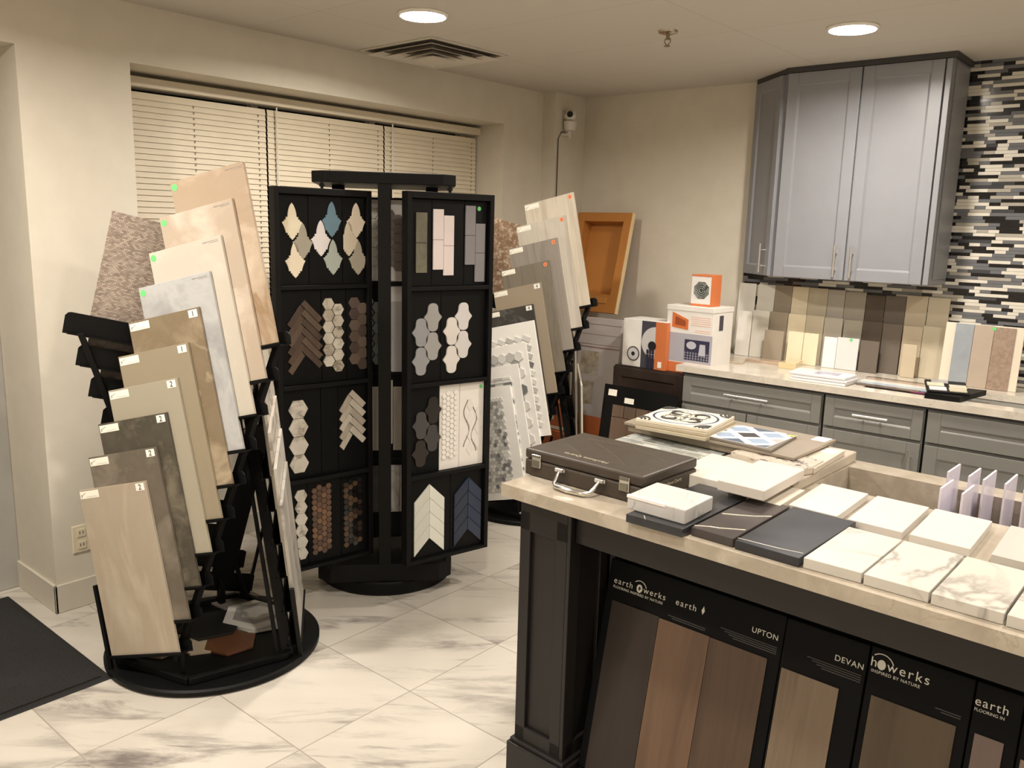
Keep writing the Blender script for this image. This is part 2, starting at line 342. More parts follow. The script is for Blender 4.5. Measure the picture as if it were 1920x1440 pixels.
# ================================================================= STEPPED TILE RACKS
def vec(*a): return Vector(a)
C1 = vec(-2.788, 1.575, 0)
U = vec(.903, .359, .237).normalized()
V = vec(-.245, -.023, .969); V = (V - U * U.dot(V)).normalized()
N = U.cross(V); B = -N
if N.y > 0: N, B = B, N
P0 = vec(-2.837, 1.205, .071) - C1; ST = vec(.0245, .0303, .118)
def tm(i, a, rack, du=0, db=0, dv=0):          # matrix of the seat i in the wing turned by a
    o = P0 + ST * i + U * du + B * db + V * dv
    M = Matrix(((U.x, B.x, V.x, o.x), (U.y, B.y, V.y, o.y), (U.z, B.z, V.z, o.z), (0, 0, 0, 1)))
    return rack @ RZ(a) @ M
def make_rack(M, label):
    t = thing('tile_display_rack', label, 'display rack', M, 'stepped tile racks')
    MB().lathe([(.30, 0), (.375, 0), (.388, .006), (.388, .02), (.38, .026), (.001, .026)], n=72).build('base_disc', BLACK, t, smooth=True)
    fr = MB(); hx = [vec(.345 * math.cos(R(a)), .345 * math.sin(R(a)), .04) for a in range(15, 375, 60)]
    for k in range(6):
        p, q = hx[k], hx[(k + 1) % 6]; dd = (q - p).normalized(); nn = dd.cross(vec(0, 0, 1))
        fr.beam(p, q, nn * .011, vec(0, 0, .012))
    fr.build('base_frame', BLACK, t, bev=.002)
    I3 = Matrix.Identity(4)
    def ledge_mesh(hh, name):
        lm = MB(); lm.box((-.004, -.006, -.006), (.312, .050, -.001)).box((-.004, -.006, -.006), (.312, -.0035, .006))
        lm.front([(-.02, -.006), (.326, -.006), (.328, hh - .014), (.320, hh - .003), (.31, hh), (-.004, hh), (-.016, hh - .006)], .034, .039)
        return lm.build(name, BLACK, t, M=tm(0, 0, I3))
    led = ledge_mesh(.04, 'ledge'); led2 = ledge_mesh(.07, 'ledge'); led2.matrix_basis = tm(0, -132, I3)
    for a in (0, 120, -132):
        for i in range(10):
            if i == 0 and a in (0, -132): continue
            dup(led2 if a == -132 else led, t, tm(i, a, I3))
        G = RZ(a).to_3x3(); g = lambda x: G @ x
        for du, wd, dp, d0 in ((.268, .010, .012, .046), (.012, .009, .020, .052), (.012, .006, .007, .088)):
            p = P0 + ST * -.35 + U * du + B * d0; q = P0 + ST * 9.05 + U * du + B * d0
            dirn = (q - p).normalized(); side = (U - dirn * U.dot(dirn)).normalized(); dep = dirn.cross(side)
            MB().beam(g(p), g(q), g(side) * wd, g(dep) * dp).build('side_rail', BLACKS, t, bev=.0015)
        for du in (.02, .285):
            p = P0 + U * du + B * .03; MB().beam(g(vec(p.x, p.y, .02)), g(p), g(vec(.007, 0, 0)), g(vec(0, .007, 0))).build('foot', BLACK, t)
        p = P0 + U * -.014 + B * .004; q = p + V * .26; p2 = vec(p.x + .01, p.y, .02)
        MB().beam(g(p2), g(q), g(U) * .006, g(B) * .008).build('side_arm', BLACK, t, bev=.002)
    for (x0_, y0_), (x1_, y1_, z1_) in (((-.232, .165), (.13, .135, .86)),):
        a_ = vec(x0_, y0_, .13); b_ = vec(x1_, y1_, z1_); dv_ = (b_ - a_).normalized(); sd = vec(.62, .78, 0)
        MB().beam(a_, b_, sd * .045, dv_.cross(sd).normalized() * .006).build('support_leg', BLACKS, t, bev=.002)
        MB().beam(vec(x0_, y0_, .026), a_ + vec(0, 0, .02), vec(.012, 0, 0), vec(0, .012, 0)).build('foot', BLACK, t)
    return t
RACK1 = T(*C1); RACK2 = T(-2.992, 3.705, 0) @ RZ(-10.8)
make_rack(RACK1, 'black stepped tile rack on a round base by the left wall, holding large beige tiles')
make_rack(RACK2, 'black stepped tile rack on a round base behind and right of the black carousel')
_num = {}
def rack_tile(M, w, h, t, mat, label, group, edge=None, sticker=False, dot=None, num=None, small=False):
    o = MB().box((0, 0, 0), (w, t, h)).build('tile_sample', [mat], None, M, bev=.0012)
    tag(o, label, 'tile', group)
    if sticker:
        s = MB().box((.004, -.0006, h - .032), (.088, 0, h - .006)).build('paper_label', STICK, o)
        MB().tube([(.010, -.001, h - .028), (.014, -.001, h - .02), (.03, -.001, h - .012)], .0007, 5).tube([(.014, -.001, h - .017), (.009, -.001, h - .021), (.014, -.001, h - .025)], .0008, 5).box((.032, -.001, h - .027), (.08, -.0007, h - .0262)).build('pen_mark', GREYINK, s)
    if dot:
        dm = {'g': GREEN, 'o': ORANGE}[dot]; x = .016 if dot == 'g' else w - .024
        s = MB().cyl((x, -.0007, h - .02), (x, 0, h - .02), .0115, n=20).build('round_sticker', dm, o)
        if dot == 'o': text('sticker_digit', '3', .016, INK, s, T(x, -.001, h - .026) @ FACE, 'CENTER')
    if num:
        s = MB().box((w - .044, -.0006, h - .03), (w - .008, 0, h - .005)).build('number_label', plain((240, 238, 230), .5), o)
        text('numeral', num, .026, INK, s, T(w - .026, -.001, h - .0265) @ FACE, 'CENTER')
    if small:
        MB().box((w - .075, -.0006, h - .013), (w - .012, 0, h - .0115)).box((w - .05, -.0006, h - .018), (w - .012, 0, h - .0165)).box((w - .075, -.0006, h - .0145), (w - .06, 0, h - .0135)).build('printed_line', GREYINK, o)
    return o
beige = lambda a, b, **k: stone(tuple(int(v * .93) for v in a), tuple(min(255, int(v * 1.03)) for v in b), k.pop('scale', 6), .38, **k)
TL = [
 (beige((186, 176, 158), (164, 150, 132), c3=(192, 182, 164), stretch=(1.6, 1, .5), scale=4), 'lowest front tile on the left rack, warm beige with soft brown streaks, number 2', '2'),
 (beige((120, 110, 96), (98, 90, 78), c3=(134, 124, 110)), 'dark taupe tile on the left rack, numbered 2, just above the lowest beige one', '2'),
 (beige((92, 86, 74), (70, 66, 56), c3=(118, 110, 94), scale=9), 'darkest charcoal taupe tile on the left rack, mottled, numbered 2', '2'),
 (beige((176, 168, 150), (158, 150, 132)), 'pale grey beige tile numbered 2 on the left rack, above the darkest one', '2'),
 (beige((160, 148, 126), (146, 134, 112)), 'khaki beige tile numbered 1 on the left rack, lower of the two marked 1', '1'),
 (beige((148, 132, 108), (124, 108, 86), c3=(160, 144, 120), vein=(172, 156, 132), vs=2), 'brown veined tile numbered 1 on the left rack, upper of the two marked 1', '1'),
 (beige((160, 160, 160), (178, 178, 176), c3=(140, 140, 142), scale=4), 'blue grey cloudy tile with a green dot on the left rack', None),
 (beige((206, 198, 184), (190, 182, 168), c3=(212, 205, 192), scale=4), 'cream white tile with a green dot on the left rack, behind the blue grey one', None),
 (beige((194, 180, 162), (176, 160, 142), c3=(210, 198, 182), scale=5), 'light sandy beige tile with a green dot, second from the top of the left rack', None),
 (beige((186, 168, 146), (168, 148, 126), c3=(202, 186, 166), scale=5, vein=(150, 124, 96), vs=2, vw=.015), 'topmost peach beige tile on the left rack, rising in front of the blinds', None)]
for i, (mt, lab, num) in enumerate(TL):
    rack_tile(tm(i, 0, RACK1), .3, .6, .011, mt, lab, 'large tiles on the left rack', sticker=num is not None, num=num, dot=None if num else 'g', small=num is None)
marb = [stone((190, 184, 174), (160, 154, 144), 7, .35, vein=(105, 98, 90), vs=4, vw=.05, stretch=(2, 1, .6)), stone((206, 200, 190), (176, 170, 160), 5, .35, vein=(120, 112, 102), vs=3),
        stone((212, 204, 190), (186, 178, 166), 5, .35, vein=(130, 122, 112), vs=3), stone((222, 214, 198), (200, 190, 174), 4, .35)]
wing2 = ['lowest streaked grey marble tile on the right side of the left rack', 'second grey marble tile from the bottom on the right side of the left rack', 'third tile up the right side of the left rack, pale marble seen edge on',
         'cream tile seen edge on, fourth up the right side of the left rack', 'cream tile seen edge on, fifth up the right side of the left rack', 'narrow visible cream tile, sixth up the right side of the left rack']
for i, lab in enumerate(wing2):
    rack_tile(tm(i, 120, RACK1), .3, .6, .011, marb[min(i // 2 + (i > 0), 3)], lab, 'edge-on tiles of the left rack')
# woven mosaic back seen over the left wing
def woven(c1, c2, sc):
    m, nt, b = newmat('woven_back', .55)
    v = coords(nt, (1, 1, 1))
    w1 = nt.nodes.new('ShaderNodeTexBrick'); w1.offset = .5; w1.inputs['Scale'].default_value = sc
    w1.inputs['Color1'].default_value = lin(c1); w1.inputs['Color2'].default_value = lin(c2); w1.inputs['Mortar'].default_value = lin((70, 58, 50))
    w1.inputs['Mortar Size'].default_value = .03; w1.inputs['Brick Width'].default_value = .9; w1.inputs['Row Height'].default_value = .45
    rt = nt.nodes.new('ShaderNodeMapping'); rt.inputs['Rotation'].default_value = (R(90), 0, 0); nt.links.new(v, rt.inputs['Vector'])
    nt.links.new(rt.outputs[0], w1.inputs['Vector']); nt.links.new(w1.outputs['Color'], b.inputs['Base Color'])
    bump(nt, b, w1.outputs['Fac'], -.9, .003); return m
rack_tile(tm(9, -132, RACK1, du=.0), .25, .44, .012, woven((190, 174, 158), (138, 122, 110), 80), 'brown woven-textured tile back leaning behind the left rack, in front of the blinds', 'turned-away tiles of the left rack')
spk = stone((120, 110, 100), (92, 84, 76), 40, .5)
for i in (8, 7, 6): rack_tile(tm(i, -132, RACK1), .3, .3, .011, spk, ['', '', '', '', '', '', 'lowest speckled grey tile back between the left rack ledges', 'middle speckled grey tile back between the left rack ledges', 'upper speckled grey tile back just under the woven-textured one'][i], 'turned-away tiles of the left rack')
# far rack
wd = lambda a, b, c=None: wood(a, b, .8, .45, 'Z', c)
TR = [(5, wd((186, 176, 156), (206, 196, 178), (170, 158, 140)), 'topmost tile on the far rack, pale cream wood grain', None, 'o'),
      (4, wd((176, 168, 154), (196, 188, 174), (150, 140, 128)), 'pale greige wood-grain tile on the far rack, second from the top', None, 'o'),
      (3, wd((128, 120, 110), (146, 138, 128), (104, 98, 90)), 'medium grey wood-grain tile with an orange dot on the far rack, third from the top', None, 'o'),
      (2, wd((104, 96, 84), (124, 116, 102), (86, 80, 70)), 'dark taupe wood-grain tile with an orange dot on the far rack', None, 'o'),
      (1, beige((162, 148, 128), (150, 136, 116)), 'plain sand beige tile numbered 4 on the far rack', '4', None),
      (0, beige((70, 68, 64), (54, 52, 50), vein=(104, 102, 98), vs=4), 'charcoal tile numbered 4 on the far rack, above the white boards', '4', None)]
for i, mt, lab, num, dot in TR:
    rack_tile(tm(i + 4, 0, RACK2), .3, .6, .011, mt, lab, 'large tiles on the far rack', sticker=True, num=num, dot=dot)
# four white boards carrying marble mosaic on their margins
wb = plain((236, 233, 226), .35)
gm = [plain((214, 212, 206), .3), plain((186, 184, 178), .3), plain((150, 149, 146), .3), plain((116, 116, 116), .3)]
random.seed(4)
def mosaic_board(k, w, h, kind, label):
    o = rack_tile(tm(k, 0, RACK2, db=-.012), w, h, .012, wb, label, 'white mosaic boards on the far rack')
    ms = MB(); zt = h - .07
    def put(P, g): ms.front(P, -.006, 0, g)
    pick = lambda: random.choices((0, 1, 2, 3), (5, 4, 3, 1))[0]
    if kind == 'hex':
        r = .0125; dx = r * 1.74; dz = r * 1.52; row = 0; z = zt
        while z > .055:
            x = .012 + (dx / 2 if row % 2 else 0)
            while x < w - .06: put(ngon(6, r * .96, R(30), (x, z)), pick()); x += dx
            z -= dz; row += 1
    elif kind == 'zig':
        z = zt; q = 0
        while z > .05:
            for x in (w - .06, w - .06 - .052, w - .06 - .104, w - .06 - .156, w - .06 - .208):
                if x > .04: put([(x - .026, z - .02), (x - .013, z + .003), (x + .026, z - .018), (x + .013, z - .042)], pick())
            z -= .046
    elif kind == 'bighex':
        z = zt; row = 0
        while z > .05:
            x = w - .055 - (.026 if row % 2 else 0)
            while x > .03: put(ngon(6, .0285, R(30), (x, z)), pick()); x -= .052
            z -= .045; row += 1
    else:
        z = zt; row = 0
        while z > .05:
            x = w - .052 - random.uniform(0, .016)
            while x > .02:
                L = .052; put([(max(.005, x - L), z - .007), (x, z - .007), (x, z + .007), (max(.005, x - L), z + .007)], pick()); x -= L + .002
            z -= .016; row += 1
    ms.build('mosaic', gm, o)
mosaic_board(3, .365, .62, 'zig', 'rearmost white board on the far rack, edged with marble herringbone chips')
mosaic_board(2, .365, .62, 'bighex', 'white board on the far rack with large marble hexagons along its side')
mosaic_board(1, .365, .62, 'strip', 'white board on the far rack with interlocking marble strips')
mosaic_board(0, .365, .62, 'hex', 'front white board on the far rack covered in small grey hexagon mosaic')
crk = stone((170, 140, 112), (150, 120, 94), 14, .35, vein=(226, 210, 186), vs=26, vw=.09, c3=(130, 104, 84))
rack_tile(tm(9, -132, RACK2), .25, .48, .011, crk, 'brown crackle-patterned tile leaning behind the far rack, left of the cream wood-grain tile', 'turned-away tiles of the far rack')
for i in (1, 3, 5, 7): rack_tile(tm(i, 120, RACK2), .3, .6, .009, marb[3], {1: 'lowest', 3: 'second', 5: 'third', 7: 'top'}[i] + ' pale tile seen edge on along the right side of the far rack', 'edge-on tiles of the far rack')
# loose hexagon tiles on the left rack base
def hexa(x, y, z, r, a, mat, label, edge=None, sy=1, inner=None):
    o = MB().slab(ngon(6, r, R(a)), 0, .009).build('hexagon_tile', [mat], None, T(x, y, z), bev=.001)
    tag(o, label, 'tile', 'loose hexagon tiles on the left rack base')
    if inner:
        p = MB(); p.slab(ngon(6, r * .72, R(a)), .009, .0094, 0).slab(ngon(6, r * .46, R(a)), .0094, .0098, 1); p.build('pattern', inner, o)
    return o
hexa(-2.80, 1.785, .028, .145, 8, stone((206, 202, 194), (186, 182, 174), 5, .4), 'plain pale grey hexagon tile under the patterned one on the rack base')
hexa(-2.815, 1.775, .038, .14, 20, plain((214, 210, 202), .4), 'white hexagon tile with a grey inner hexagon pattern, on the left rack base', inner=[plain((150, 147, 142), .4), plain((190, 187, 180), .4)])
hexa(-2.70, 1.585, .027, .10, 22, stone((112, 72, 48), (92, 58, 38), 8, .4), 'reddish brown hexagon tile on the left rack base')
hexa(-2.865, 1.60, .036, .125, 10, plain((24, 23, 22), .5), 'black hexagon tile on the left rack base')
hexa(-2.86, 1.40, .027, .10, 30, stone((168, 150, 126), (150, 132, 110), 6, .4), 'beige hexagon tile under the lowest front tile of the left rack')
hexa(-2.76, 1.50, .0265, .075, 0, stone((186, 170, 146), (170, 154, 130), 6, .4), 'small cream hexagon tile peeping out beside the brown one')
hexa(-3.02, 1.80, .027, .10, 5, stone((140, 134, 126), (120, 114, 106), 6, .4), 'grey hexagon tile at the back of the left rack base')
o = MB().slab([(-.07, -.05), (.07, -.06), (.08, .05), (-.06, .06)], 0, .008).build('marble_offcut', stone((220, 214, 204), (190, 184, 176), 9, .4, vein=(120, 110, 104), vs=14), None, T(-2.80, 3.49, .028)); tag(o, 'small marble offcut lying on the far rack base', 'tile')

# ================================================================= CAROUSEL
CC = vec(-2.865, 2.50, 0); e3 = vec(.669, .743, 0); n3 = vec(.743, -.669, 0)
ANG = math.degrees(math.atan2(e3.y, e3.x))
car = thing('flip_panel_carousel', 'tall black revolving display with flip panels of decorative mosaic samples', 'display carousel', T(CC.x, CC.y, 0) @ RZ(ANG))
def chamf(h, c): return [(-c, -h), (c, -h), (h, -c), (h, c), (c, h), (-c, h), (-h, c), (-h, -c)]
MB().lathe([(.2, 0), (.30, 0), (.306, .008), (.306, .055), (.298, .062), (.001, .062)], n=72).build('base_disc', BLACK, car, smooth=True)
MB().slab(chamf(.29, .235), .062, .142).build('base_plinth', BLACKS, car, bev=.003)
MB().slab(chamf(.29, .235), 1.755, 1.80).build('top_cap', BLACKS, car, bev=.003)
for x, y in ((0, -.262), (.20, .0), (-.20, 0), (0, .262)): MB().box((x - .026, y - .026, .142), (x + .026, y + .026, 1.755)).build('post', BLACKS, car, bev=.002)
for z in (.55, 1.1): MB().box((-.2, -.012, z), (.2, .012, z + .025)).box((-.012, -.24, z), (.012, .24, z + .025)).build('inner_brace', BLACK, car)
PW, PH, PZ = .42, 1.555, 1.727
PANELS = {'a': ((-2.782, 2.101), 80.0), 'b': ((-2.482, 2.510), 77.8), 'c': ((-2.812, 2.452), 50)}
iM = car.matrix_basis.inverted()
PMAT = {}
for k, ((x, y), a) in PANELS.items():
    M = T(x, y, PZ) @ RZ(a); PMAT[k] = M
    pn = MB(); f = .02; y0, y1 = -.022, .024
    pn.box((-PW / 2, y0, -PH), (-PW / 2 + f, y1, 0)).box((PW / 2 - f, y0, -PH), (PW / 2, y1, 0))
    for zt, zb in ((0, -.026), (-.375, -.392), (-.772, -.789), (-1.163, -1.180), (-PH + .014, -PH)): pn.box((-PW / 2 + f, y0, zb), (PW / 2 - f, y1, zt))
    pn.box((-PW / 2 + f, .012, -PH + .01), (PW / 2 - f, .016, -.02))
    if k == 'c': pn = MB().box((-PW / 2, .004, -PH + .01), (PW / 2, .018, -.02)); [pn.box((-PW / 2, -.012, zb), (PW / 2, .018, zt)) for zt, zb in ((-.375, -.392), (-.772, -.789), (-1.163, -1.180))]
    p = pn.build('display_panel', BLACKS, car, iM @ M, bev=.0015)
    for zz, z2 in ((0, .028), (-PH - .028, -PH)):
        MB().cyl((0, 0, zz), (0, 0, z2), .006, n=12).cyl((0, 0, (zz + z2) / 2 - .006), (0, 0, (zz + z2) / 2 + .006), .011, n=12).build('pivot_pin', BLACK, p)
ROWS = [(-.375, -.026), (-.772, -.392), (-1.163, -.789), (-1.541, -1.180)]
def board(pk, row, x0, x1, label, mat=None):
    z0, z1 = ROWS[row]
    o = MB().box((x0 + .001, 0, z0 + .001), (x1 - .001, .009, z1 - .003)).build('sample_board', mat or BLACK, None, PMAT[pk], bev=.001)
    return tag(o, label, 'sample board', 'mosaic sample boards in the carousel')
def chip(o, P, mat, name='mosaic_tile', th=.007, bev=.0012):
    cx = sum(p[0] for p in P) / len(P); cz = sum(p[1] for p in P) / len(P)
    return MB().front([(p[0] - cx, p[1] - cz) for p in P], -th, 0).build(name, mat, o, T(cx, 0, cz), bev=bev)
def arab(cx, zt, w=.085, h=.141):      # pointed arch with stepped shoulders and tail
    hw = w / 2; pts = []
    arc = [(0, 0), (.18, .07), (.32, .17), (.41, .28), (.44, .38), (.6, .38), (.6, .45), (.75, .45), (.75, .48), (1, .53), (.86, .6), (.74, .68), (.66, .76), (.63, .81), (.45, .81), (.45, .87), (.3, .87), (.3, .91), (.0, 1)]
    r = [(cx + x * hw, zt - z * h) for x, z in arc]; l = [(cx - x * hw, zt - z * h) for x, z in arc[1:-1]][::-1]
    return r + l
def arab2(cx, zt, w=.072, h=.145):   # rounded leaf partly hidden behind its neighbours
    return arab(cx, zt, w, h)
def lantern(cx, zt, w=.086, h=.117):
    q = []; hw, hh = w / 2, h / 2
    prof = [(0, 1), (.28, .97), (.48, .86), (.56, .70), (.57, .52), (.62, .36), (.72, .24), (.86, .14), (1, 0)]
    q = [(x, z) for x, z in prof] + [(x, -z) for x, z in prof[-2::-1]]; q += [(-x, z) for x, z in q[-2:0:-1]]
    return [(cx + x * hw, zt - hh + z * hh) for x, z in q]
def hexp(cx, cz, r): return ngon(6, r, 0, (cx, cz))
def glz(rgb, r=.12): return plain(rgb, r)
def marbled(a, b, c, s=8): return stone(a, b, s, .2, vein=c, vs=10, vw=.05)
# front left panel, top row
o = board('a', 0, -.19, -.061, 'top left board of the near carousel panel, three cream and grey arabesque tiles')
chip(o, arab(-.131, -.059), glz((236, 226, 200))); chip(o, arab(-.100 + .012, -.134), glz((168, 162, 146))); chip(o, arab(-.121, -.206), glz((234, 222, 198)))
o = board('a', 0, -.061, .087, 'top middle board of the near carousel panel, blue, white and pearl grey arabesque tiles')
chip(o, arab(.038, -.047), glz((108, 138, 156))); chip(o, arab(-.010, -.122), glz((232, 226, 226))); chip(o, arab(.042, -.196), glz((176, 184, 176), .06))
o = board('a', 0, .087, .189, 'top right board of the near carousel panel, ivory and glossy beige arabesque tiles')
chip(o, arab(.147, -.049), glz((228, 214, 194))); chip(o, [p if p[0] > .09 else (.09, p[1]) for p in arab(.113, -.122)], glz((214, 202, 182))); chip(o, [(min(p[0], .188), p[1]) for p in arab(.155, -.198)], glz((172, 164, 148), .06))
# herringbone helper
def herring(o, cx, zt, n, w, L, mats, cnt=None):
    h = w * math.sqrt(.5); l = L * math.sqrt(.5); k = 0
    for i in range(n):
        z = zt - i * w * 1.414
        P = [(cx, z), (cx + h, z - h), (cx + h - l, z - h - l), (cx - l, z - l)]      # left-going
        Q = [(cx + h * .0 + .0, z), (cx + l, z - l), (cx + l - h, z - l - h), (cx - h, z - h)]
        if i: chip(o, P, mats[k % len(mats)])
        chip(o, [(x + h, zz - h * .0) for x, zz in [(cx - h, z), (cx - h + l, z - l), (cx - 2 * h + l, z - l - h), (cx - 2 * h, z - h)]], mats[(k + 1) % len(mats)]) if i == 0 else None
        if i: chip(o, [(cx + .0, z), (cx + h, z - h), (cx + h, z - h)], mats[0]) if False else None
        k += 1
def herringbone(o, x0, x1, zt, n, pitch, mats):
    """n rows of interlocking bars: left bars slope down-left, right bars slope down-right."""
    xc = (x0 + x1) / 2; half = (x1 - x0) / 2; w = pitch * .707; hh = w * .707; g = .0012
    for i in range(n):
        z = zt - i * pitch
        # right-going bar starts at the spine and runs down to the right edge
        chip(o, [(xc - hh + g, z - hh), (xc, z - g), (x1 - g, z - half), (x1 - hh, z - half - hh + g)], mats[(2 * i) % len(mats)])
        # left-going bar tucks below it
        zl = z - pitch * .5
        chip(o, [(xc - hh - g, zl - hh + pitch * .5), (xc - g * 2, zl - 2 * hh + pitch * .5 - g), (x0 + hh, zl - half - hh + g), (x0 + g, zl - half)], mats[(2 * i + 1) % len(mats)])
brn = [wood((74, 58, 48), (96, 78, 66), 2, .4), wood((64, 50, 42), (84, 68, 58), 2, .4), wood((84, 68, 56), (104, 88, 74), 2, .4)]
gry = [wood((176, 166, 150), (200, 190, 176), 2, .4), wood((156, 146, 134), (186, 176, 160), 2, .4), wood((190, 180, 164), (208, 200, 186), 2, .4)]
o = board('a', 1, -.19, -.012, 'brown wood herringbone board in the second row of the near carousel panel')
herringbone(o, -.162, -.008, -.432, 6, .037, brn)
def hexcol(o, x1, x2, zt, n, r, mats, dz2=.024):
    p = r * 1.732 + .0012
    for i in range(n):
        chip(o, hexp(x1, zt - r * .866 - i * p, r), mats[i % len(mats)])
        if x2 is not None: chip(o, hexp(x2, zt - r * .866 - i * p - dz2, r), mats[(i + 2) % len(mats)])
hxm = [marbled((214, 208, 194), (184, 176, 160), (130, 118, 104)), marbled((198, 190, 174), (170, 160, 144), (120, 110, 96)), marbled((222, 216, 204), (200, 192, 178), (140, 130, 116))]
hxb = [glz((92, 78, 70), .25), glz((78, 66, 60), .25), glz((102, 88, 78), .25)]
o = board('a', 1, -.012, .101, 'cream marble hexagon board in the second row of the near carousel panel'); hexcol(o, .018, .061, -.430, 6, .0262, hxm)
o = board('a', 1, .101, .189, 'brown hexagon board in the second row of the near carousel panel'); hexcol(o, .136, .1795 - .009 + .002, -.430, 6, .0262, hxb)
o = board('a', 2, -.19, -.02, 'board of four large white marble hexagons in the third row of the near carousel panel')
for i in range(4): chip(o, hexp(-.122, -.872 - i * .0755, .0425), hxm[2])
o = board('a', 2, -.02, .058, 'blank black filler board in the third row of the near carousel panel')
o = board('a', 2, .058, .189, 'pale grey wood herringbone board in the third row of the near carousel panel'); herringbone(o, .060, .209 - .021, -.815, 5, .0385, gry)
o = board('a', 3, -.19, -.087, 'board with a column of white hexagons at the lower left of the near carousel panel')
for i in range(6): chip(o, hexp(-.118, -1.235 - i * .05, .0285), hxm[2])
o = board('a', 3, -.087, .066, 'copper penny-round mosaic board at the bottom of the near carousel panel')
cop = [plain((104, 78, 62), .3), plain((122, 92, 70), .3), plain((88, 68, 56), .3)]
random.seed(2)
for c in range(4):
    for i in range(12): chip(o, hexp(-.058 + c * .0215, -1.225 - i * .0243 + (.012 if c % 2 else 0), .0128), cop[random.randrange(3)], bev=0)
o = board('a', 3, .066, .189, 'dark glossy mixed hexagon board at the lower right of the near carousel panel')
dk = [plain((34, 30, 28), .1), plain((58, 48, 40), .12), plain((24, 23, 23), .08), plain((84, 64, 46), .2)]
for c in range(4):
    for i in range(12): chip(o, hexp(.088 + c * .0215, -1.225 - i * .0243 + (.012 if c % 2 else 0), .0128), dk[random.randrange(4)], bev=0)
# front right panel
def dotg(o, x, z): MB().cyl((x, -.001, z), (x, 0, z), .009, n=18).build('round_sticker', GREEN, o)
o = board('b', 0, -.19, -.085, 'glossy grey stone subway tile board, top left of the right-hand carousel panel')
sg = stone((120, 116, 100), (98, 94, 82), 16, .08, bmp=.6)
chip(o, [(-.162, -.200), (-.110, -.200), (-.110, -.081), (-.162, -.081)], sg); chip(o, [(-.162, -.320), (-.110, -.320), (-.110, -.2015), (-.162, -.2015)], sg)
o = board('b', 0, -.085, .073, 'pinkish white subway tile board, top middle of the right-hand carousel panel')
pk = glz((228, 216, 214), .15)
for x, zt in ((-.081, -.066), (-.0305, -.09)): chip(o, [(x, zt - .121), (x + .049, zt - .121), (x + .049, zt), (x, zt)], pk); chip(o, [(x, zt - .242), (x + .049, zt - .242), (x + .049, zt - .1222), (x, zt - .1222)], pk)
o = board('b', 0, .073, .189, 'cool grey subway tile board with a green dot, top right of the right-hand carousel panel')
gk = glz((138, 135, 138), .15)
for x, zt in ((.076, -.047), (.1265, -.119)): chip(o, [(x, zt - .121), (x + .049, zt - .121), (x + .049, zt), (x, zt)], gk); chip(o, [(x, zt - .242), (x + .049, zt - .242), (x + .049, zt - .1222), (x, zt - .1222)], gk)
dotg(o, .146, -.058)
o = board('b', 1, -.19, -.038, 'grey lantern tile board in the second row of the right-hand carousel panel')
lg = [glz((160, 158, 156), .2), glz((148, 148, 150), .2)]
for i, (x, z) in enumerate(((-.079, -.444), (-.136, -.504), (-.079, -.5635), (-.136, -.6235))): chip(o, lantern(x, z), lg[i % 2])
o = board('b', 1, -.038, .189, 'white lantern tile board in the second row of the right-hand carousel panel')
lw = [glz((210, 206, 204), .2), glz((220, 214, 208), .2)]
for i, (x, z) in enumerate(((.072, -.446), (.014, -.506), (.072, -.5655), (.014, -.6255))): chip(o, lantern(x, z), lw[i % 2])
o = board('b', 2, -.19, -.04, 'clear and smoked glass lantern board in the third row of the right-hand carousel panel')
for x, z, c in ((-.075, -.834, (26, 22, 20)), (-.133, -.894, (66, 64, 64)), (-.077, -.954, (58, 56, 56)), (-.136, -1.014, (34, 28, 24))): chip(o, lantern(x, z), plain(c, .06))
wbd = plain((236, 230, 222), .3); groove = plain((120, 104, 92), .7)
o = board('b', 2, -.04, .062, 'white board of small hexagons outlined in grey on the right-hand carousel panel', wbd)
for c in range(4):
    for i in range(13): chip(o, hexp(-.019 + c * .0195, -.840 - i * .0222 + (.011 if c % 2 else 0), .0118), plain((238, 233, 226), .15), bev=.0015)
o = board('b', 2, .062, .189, 'white board with two wavy grey lines and a green dot on the right-hand carousel panel', wbd)
for sx, x0, zs, ze in ((1, .098, -.868, -1.075), (-1, .138, -.900, -1.10)):
    pts = []; n = 34
    for i in range(n):
        q = i / (n - 1); z = zs + (ze - zs) * q; pts.append((x0 + .014 * sx * math.sin(q * math.pi * 2.6 + 2.6), -.001, z))
    MB().tube(pts, .0018, 6).build('wavy_line', groove, o)
for i, (x, z) in enumerate(((.118, -.86), (.118, -.925), (.118, -.99), (.118, -1.055), (.16, -.90), (.16, -.965), (.16, -1.03))): chip(o, [(x, z), (x + .019, z - .033), (x, z - .064), (x - .019, z - .033)], plain((232, 226, 219), .12), th=.002)
dotg(o, .172, -.815)
def chevron(o, x0, x1, zt, n, p, sl, mats):
    xc = (x0 + x1) / 2; h = (x1 - x0) / 2 * sl; g = .0012
    for i in range(n):
        z = zt - i * p
        chip(o, [(x0, z - h), (xc - .0006, z), (xc - .0006, z - p + g), (x0, z - h - p + g)], mats[0]); chip(o, [(xc + .0006, z), (x1, z - h), (x1, z - h - p + g), (xc + .0006, z - p + g)], mats[1])
o = board('b', 3, -.19, .02, 'white glass chevron board at the bottom left of the right-hand carousel panel'); chevron(o, -.164, -.014, -1.214, 4, .0605, .95, [glz((206, 206, 194), .2), glz((222, 222, 210), .2)])
o = board('b', 3, .02, .189, 'navy blue glass chevron board at the bottom right of the right-hand carousel panel'); chevron(o, .038, .182, -1.214, 4, .0605, .95, [glz((30, 40, 60), .12), glz((36, 48, 72), .12)])
